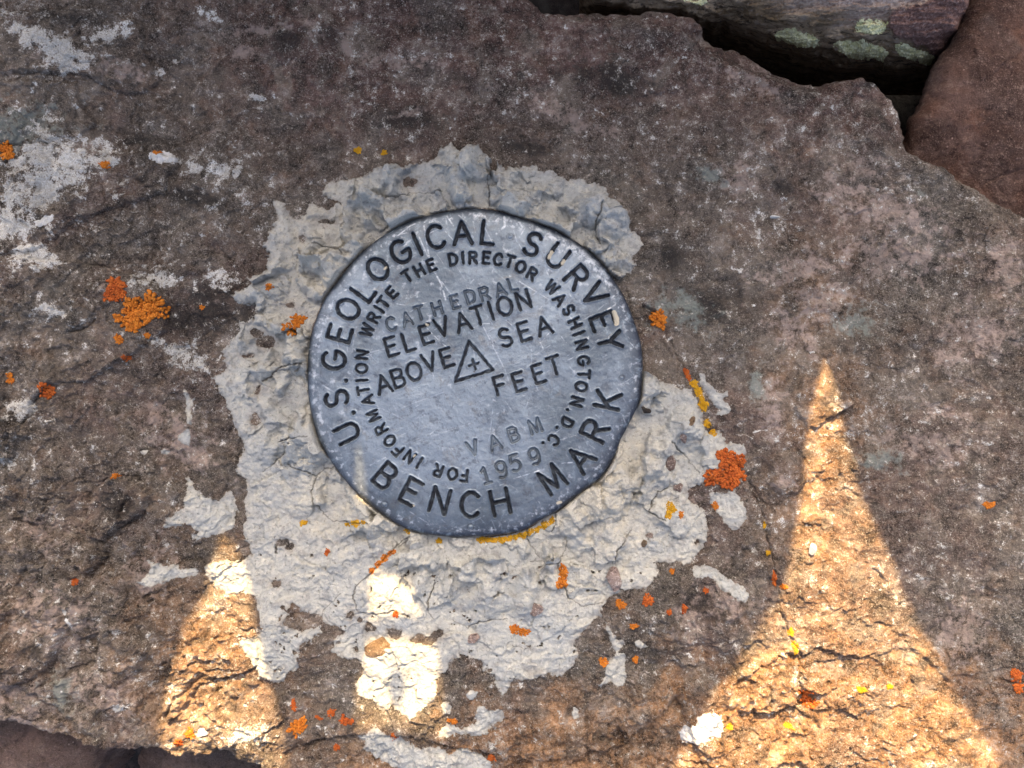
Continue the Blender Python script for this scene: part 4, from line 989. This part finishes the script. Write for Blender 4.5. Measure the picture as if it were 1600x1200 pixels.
# ------------------------------------------------------------------ lichens
def lobes(name, centres, mat, label, group, flat=.95, size=1.08, seed=0, grid=None, cat='lichen'):
    """centres: (x, y, rx, ry, rot): each a rosette of radiating swollen lobes; all in one mesh"""
    r = np.random.default_rng(700+seed)
    V0, F0 = ico(2)
    Vs, Fs, n = [], [], 0
    for (cx, cy, rx, ry, rot) in centres:
        if grid is None: X0, Y0_ = place(cx, cy)
        else: X0, Y0_ = cx, cy
        a0 = math.radians(rot); ca, sa = math.cos(a0), math.sin(a0)
        area = rx*ry
        rad = np.clip(math.sqrt(area)*.19, 1.15, 2.9)*size
        N = int(np.clip(2.7*area/(rad*rad), 7, 420))
        notch = r.uniform(0, 6.28, 3)
        for i in range(N):
            t = math.sqrt((i+.5)/N); a = i*2.39996 + r.normal()*.25
            wob = 1 + .16*math.sin(3*a+notch[0]) + .12*math.sin(5*a+notch[1]) + .09*math.sin(9*a+notch[2])
            u = t*math.cos(a)*wob; v = t*math.sin(a)*wob
            if area > 250 and t > .5 and abs(math.sin(5*a+notch[1])) < .10: continue
            lx = rx*u; ly = ry*v
            X = X0+lx*ca-ly*sa; Y = Y0_+lx*sa+ly*ca
            z = float(surf(X, Y)[0]) if grid is None else float(samp(*grid, X, Y)[0])
            out = t > .55
            l = rad*r.uniform(.95, 1.5) if out else rad*r.uniform(.8, 1.15)
            w = rad*r.uniform(.75, 1.05); h = rad*flat*r.uniform(.8, 1.7)*(1.15-.35*t)
            b = math.atan2(v*ry, u*rx)+a0+r.normal()*.35
            P = V0*np.array([l, w, h]) + .0
            P[:, 0] *= 1+.25*np.sin(P[:, 1]/w*3+i)*.4
            tilt = r.normal()*.25
            P[:, 2] += P[:, 0]*tilt
            cb, sb = math.cos(b), math.sin(b)
            Q = to_world(X+P[:, 0]*cb-P[:, 1]*sb, Y+P[:, 0]*sb+P[:, 1]*cb, z+.5*h+P[:, 2])
            if grid is not None: Q = to_world(X+P[:, 0]*cb-P[:, 1]*sb, Y+P[:, 0]*sb+P[:, 1]*cb, z+.3*h+P[:, 2], grid_z)
            Vs.append(Q); Fs.append(F0[:, ::-1]+n); n += len(V0)
    o = raw_mesh(name, np.concatenate(Vs), np.concatenate(Fs), mat)
    return tag(o, label, cat, group)
OG = 'orange lichen spots'; YG = 'yellow lichen growths'
O, R_OR, Y_ = M_ORANGE, M_REDOR, M_YELLOW
LICH = [
 ('o', R_OR, [(181, 446, 13, 12, 0), (174, 461, 10, 11, 0), (188, 455, 8, 12, 0)], 'red-orange lichen rosette on the left rock, above the widest orange one'),
 ('o', O, [(208, 492, 21, 24, 0), (240, 480, 19, 22, 0), (208, 512, 9, 8, 0)], 'widest bright orange lichen rosette on the left rock'),
 ('o', O, [(186, 530, 6, 8, -30)], 'small orange lichen just below the widest rosette, left of two'),
 ('o', O, [(230, 524, 5, 4, 0)], 'small orange lichen just below the widest rosette, right of two'),
 ('o', R_OR, [(193, 559, 5, 4, 0)], 'little orange lichen on the ledge rim below the widest rosette'),
 ('o', O, [(316, 480, 3.6, 3.4, 0)], 'orange dot on dark rock between the widest rosette and the mortar'),
 ('o', O, [(9, 232, 13, 9, 20), (12, 243, 10, 7, 0)], 'orange lichen cut by the left edge beside the white crust'),
 ('o', O, [(164, 257, 7, 6, 0)], 'small orange lichen at the right end of the white crust'),
 ('o', O, [(245, 238, 5, 3.5, 0)], 'tiny orange lichen touching the bright white smear'),
 ('o', O, [(452, 512, 10, 11, 0), (466, 501, 11, 9, 0)], 'orange lichen on the mortar against the left rim of the disc'),
 ('o', R_OR, [(71, 610, 11, 12, 0)], 'round orange lichen on the corner of the left ledge'),
 ('o', O, [(15, 587, 4, 5, 0), (17, 595, 6, 4, 0)], 'small two-lobed orange lichen near the left edge'),
 ('o', O, [(178, 744, 5, 3.5, 0)], 'tiny orange lichen on top of the dark knob in the left rock'),
 ('o', R_OR, [(117, 909, 5, 5, 0)], 'small orange lichen on the lumpy lower left rock above the slim white smear'),
 ('o', O, [(1029, 499, 11, 14, -20)], 'orange lichen on bare rock just off the right rim of the disc'),
 ('o', R_OR, [(1116, 745, 16, 12, -20), (1142, 744, 18, 20, 0), (1132, 716, 12, 15, 0), (1152, 722, 10, 14, 0)], 'largest red-orange lichen, spreading off the right edge of the mortar'),
 ('o', O, [(878, 910, 8, 10, 0), (880, 894, 6, 12, 0)], 'tall orange lichen on a crack in the lower mortar'),
 ('o', O, [(804, 983, 7, 7, 0), (818, 987, 9, 6, 10)], 'orange lichen on the thin mortar beside the pale half-buried pebble'),
 ('o', R_OR, [(618, 960, 4.5, 4.5, 0)], 'tiny orange lichen on the crack below the sunlit mortar lump'),
 ('o', R_OR, [(1210, 905, 3.5, 12, -8)], 'slim red-orange lichen in the rock crack beside the sunlit wedge'),
 ('o', O, [(1225, 917, 5, 4, 0)], 'small orange lichen at the edge of the sunlight next to the slim crack one'),
 ('o', R_OR, [(1256, 1082, 11, 7, 0), (1262, 1095, 10, 8, 0)], 'orange lichen deep in the recess of the sunlit rock'),
 ('o', O, [(1545, 789, 9, 5, 0)], 'lone orange lichen on the grey rock at the far right'),
 ('o', R_OR, [(1588, 1055, 9, 9, 0), (1592, 1074, 9, 9, 0)], 'red-orange lichen cut by the right edge of the photo'),
 ('o', O, [(297, 1146, 8, 8, 0)], 'orange lichen touching the cream pebble at the sunlit lower left'),
 ('o', R_OR, [(279, 1160, 6, 6, 0)], 'red-orange lichen below the one touching the cream pebble'),
 ('o', O, [(465, 1136, 15, 10, -35)], 'oval orange lichen with radial creases near the bottom edge'),
 ('o', R_OR, [(498, 1122, 7, 2.6, 0)], 'flat sliver of orange lichen in a seam right of the oval one'),
 ('o', R_OR, [(459, 1102, 4, 9, -10)], 'upright orange lichen just above the oval one near the bottom'),
 ('o', R_OR, [(518, 1113, 6, 5, 0), (541, 1126, 11, 6, 20)], 'orange lichen on brown rock left of the wide bottom splash'),
 ('o', R_OR, [(526, 1168, 5, 5, 0)], 'orange dot left of the wide bottom splash, lower than its neighbour'),
 ('o', R_OR, [(616, 1151, 6, 7, 30)], 'orange lichen on the upper rim of the wide bottom splash'),
 ('o', O, [(707, 1127, 8, 4, 0)], 'flat orange lichen beside the splash under the bottom tip'),
 ('o', R_OR, [(768, 1185, 6, 6, 0)], 'orange lichen on the right rim of the wide bottom splash'),
 ('o', R_OR, [(1012, 938, 9, 8, -50)], 'bright red-orange lichen on rock right of the oval pinkish pebble'),
 ('o', O, [(970, 945, 8, 6, 20)], 'orange lichen on rock directly under the oval pinkish pebble'),
 ('o', R_OR, [(1046, 957, 4, 4, 0)], 'orange dot on dark crusted rock right of the bright red-orange lichen'),
 ('o', O, [(990, 978, 6, 4, 0)], 'small orange lichen between the long drip and the bright red-orange lichen'),
 ('o', O, [(943, 1034, 7, 6, 30)], 'orange lichen touching the left side of the long mortar drip'),
 ('o', O, [(993, 1031, 4, 6, 0)], 'orange dot on bare rock right of the long mortar drip'),
 ('o', R_OR, [(1103, 923, 4, 4, 0)], 'orange dot in the curve of the wavy mortar strip'),
 ('o', R_OR, [(1069, 951, 4, 7, 0)], 'upright orange lichen on speckled rock left of the wavy mortar strip'),
 ('o', O, [(1118, 789, 5, 7, 0)], 'orange lichen on the knobbly mortar lump under the largest lichen'),
 ('o', R_OR, [(511, 863, 3.5, 5, 0)], 'tiny orange lichen on the mortar below the left rim of the disc'),
 ('o', O, [(1050, 892, 4, 4, 0)], 'orange dot just off the lower right rim of the mortar'),
 ('o', O, [(1064, 804, 4, 5, 0)], 'tiny orange lichen on the mortar beside a yellow patch'),
 ('o', O, [(420, 448, 4, 6, 40)], 'faint orange fleck on the upper left mortar'),
 ('y', Y_, [(752+i*11.0, 843.5 - 2.6*max(0, i-3)-1.2*max(0, i-6)**1.6, 6.5, 3.6 if i % 3 else 5, -8-5*i) for i in range(11)], 'long yellow lichen band growing along the bottom rim of the disc'),
 ('y', Y_, [(686, 845, 5, 4, 0)], 'yellow lichen dab under the rim, between the crack and the long band'),
 ('y', Y_, [(637, 829, 6, 3.5, 20)], 'yellow lichen dab where the crack meets the lower left rim'),
 ('y', Y_, [(556, 817, 7, 5, 0), (544, 819, 6, 2.5, 0), (568, 816, 5, 2.5, 0)], 'yellow lichen streak on the mortar crack left of the rim'),
 ('y', Y_, [(474, 817, 6, 4, -20)], 'small yellow lichen on the mortar far below the left rim'),
 ('y', O, [(581, 892, 4, 5, 40), (592, 880, 4, 7, 50), (602, 871, 5, 8, 50), (613, 862, 7, 3.5, -20)], 'orange-yellow lichen following the slanting mortar crack under the disc'),
 ('y', R_OR, [(1072, 581, 4, 6, -30), (1076, 590, 3.5, 5, -30)], 'red tip of lichen at the head of the yellow streak'),
 ('y', Y_, [(1084, 600, 6, 6, 0), (1091, 611, 6, 8, -20), (1099, 634, 7, 8, 0), (1096, 623, 4, 5, 0)], 'yellow lichen streak between the right mortar rim and a curled scrap'),
 ('y', Y_, [(1105, 662, 5, 7, -20), (1114, 676, 5, 5, 0)], 'yellow speckled lichen just below the yellow streak'),
 ('y', Y_, [(1048, 795, 7, 9, 20), (1044, 806, 6, 4, 0)], 'yellow lichen patch on the knobbly lower right mortar'),
 ('y', Y_, [(559, 235, 6, 5, 0)], 'yellow lichen on dark rock above the top left mortar'),
 ('y', Y_, [(600, 239, 5, 4, -30)], 'smaller yellow lichen right of the one above the top left mortar'),
 ('y', Y_, [(1195, 821, 3, 5, 0), (1200, 864, 3.5, 4, 0)], 'yellow dots in the rock crack below the largest red-orange lichen'),
 ('y', Y_, [(1236, 988, 4, 6, 0), (1243, 1012, 4, 9, 0)], 'yellow lichen in the sunlit part of the rock crack'),
 ('y', Y_, [(1346, 1078, 8, 5, 20)], 'yellow lichen on the sunlit rock right of the recess'),
 ('y', Y_, [(1390, 1073, 5, 4, 0)], 'faint yellow lichen at the right of the sunlit wedge'),
 ('y', Y_, [(1140, 1135, 5, 5, 0)], 'yellow lichen beside the thick white lump'),
 ('y', Y_, [(1230, 1132, 6, 4, 0)], 'yellow lichen on sunlit rock left of the lower crack'),
]
for k, (kd, mat, cen, lab) in enumerate(LICH):
    lobes('orange_lichen' if kd == 'o' else 'yellow_lichen', cen, mat, lab, OG if kd == 'o' else YG, size=1.0 if kd == 'o' else .75, seed=k)
grid_z = -60
for k, (cen, lab) in enumerate([([(1360, 42, 26, 11, 5), (1378, 48, 14, 8, 0)], 'pale green lichen crust highest on the streaked stone'),
                                ([(1246, 60, 34, 11, 12)], 'dim green lichen crust at the left above the dark gap'),
                                ([(1345, 78, 42, 13, 10)], 'wide grey-green lichen crust in the middle above the dark gap'),
                                ([(1428, 84, 32, 10, 25)], 'bright green lichen crust at the stone corner above the dark gap'),
                                ([(1085, 1, 24, 5, 5)], 'pale green lichen cut by the top edge of the photo')]):
    (cx, cy, rx, ry, rot) = cen[0]
    xs = np.arange(cx-60, cx+60, .7, dtype=np.float32); ys = np.arange(cy-40, cy+40, .7, dtype=np.float32)
    X, Y = np.meshgrid(xs, ys)
    wX = X+6*fbm(X, Y, 14, 4, .6, 620+k); wY = Y+6*fbm(X, Y, 14, 4, .6, 630+k)
    ca, sa = math.cos(math.radians(rot)), math.sin(math.radians(rot))
    u = ((wX-cx)*ca+(wY-cy)*sa)/rx; v = (-(wX-cx)*sa+(wY-cy)*ca)/ry
    sd = (1-(np.abs(u)**2.4+np.abs(v)**2.4)**(1/2.4))*ry
    c1, c2, _, _, _ = worley(X, Y, 4.2, 20+k)
    t = np.where(sd > 0, 3.5*(1-np.exp(-np.clip(sd, 0, 99)/2.5)) + 2.2*sst(0, .5, c2-c1), np.maximum(sd*2, -14))
    Zb = samp(txs, tys, TZ, X.ravel(), Y.ravel()).reshape(X.shape)
    V = top_true(X, Y, Zb, np.where(sd > 0, t, t)).reshape(-1, 3)
    idx = np.arange(X.size).reshape(X.shape); kp = sd > -2.5
    q = np.stack([idx[1:, :-1], idx[1:, 1:], idx[:-1, 1:], idx[:-1, :-1]], -1).reshape(-1, 4)
    q = q[(kp[1:, :-1] & kp[1:, 1:] & kp[:-1, 1:] & kp[:-1, :-1]).ravel()]
    used = np.unique(q); mp_ = np.zeros(X.size, int); mp_[used] = np.arange(len(used))
    o = raw_mesh('green_lichen', V[used], mp_[q], M_GREEN)
    tag(o, lab, 'lichen', 'green lichen crusts on the streaked stone')
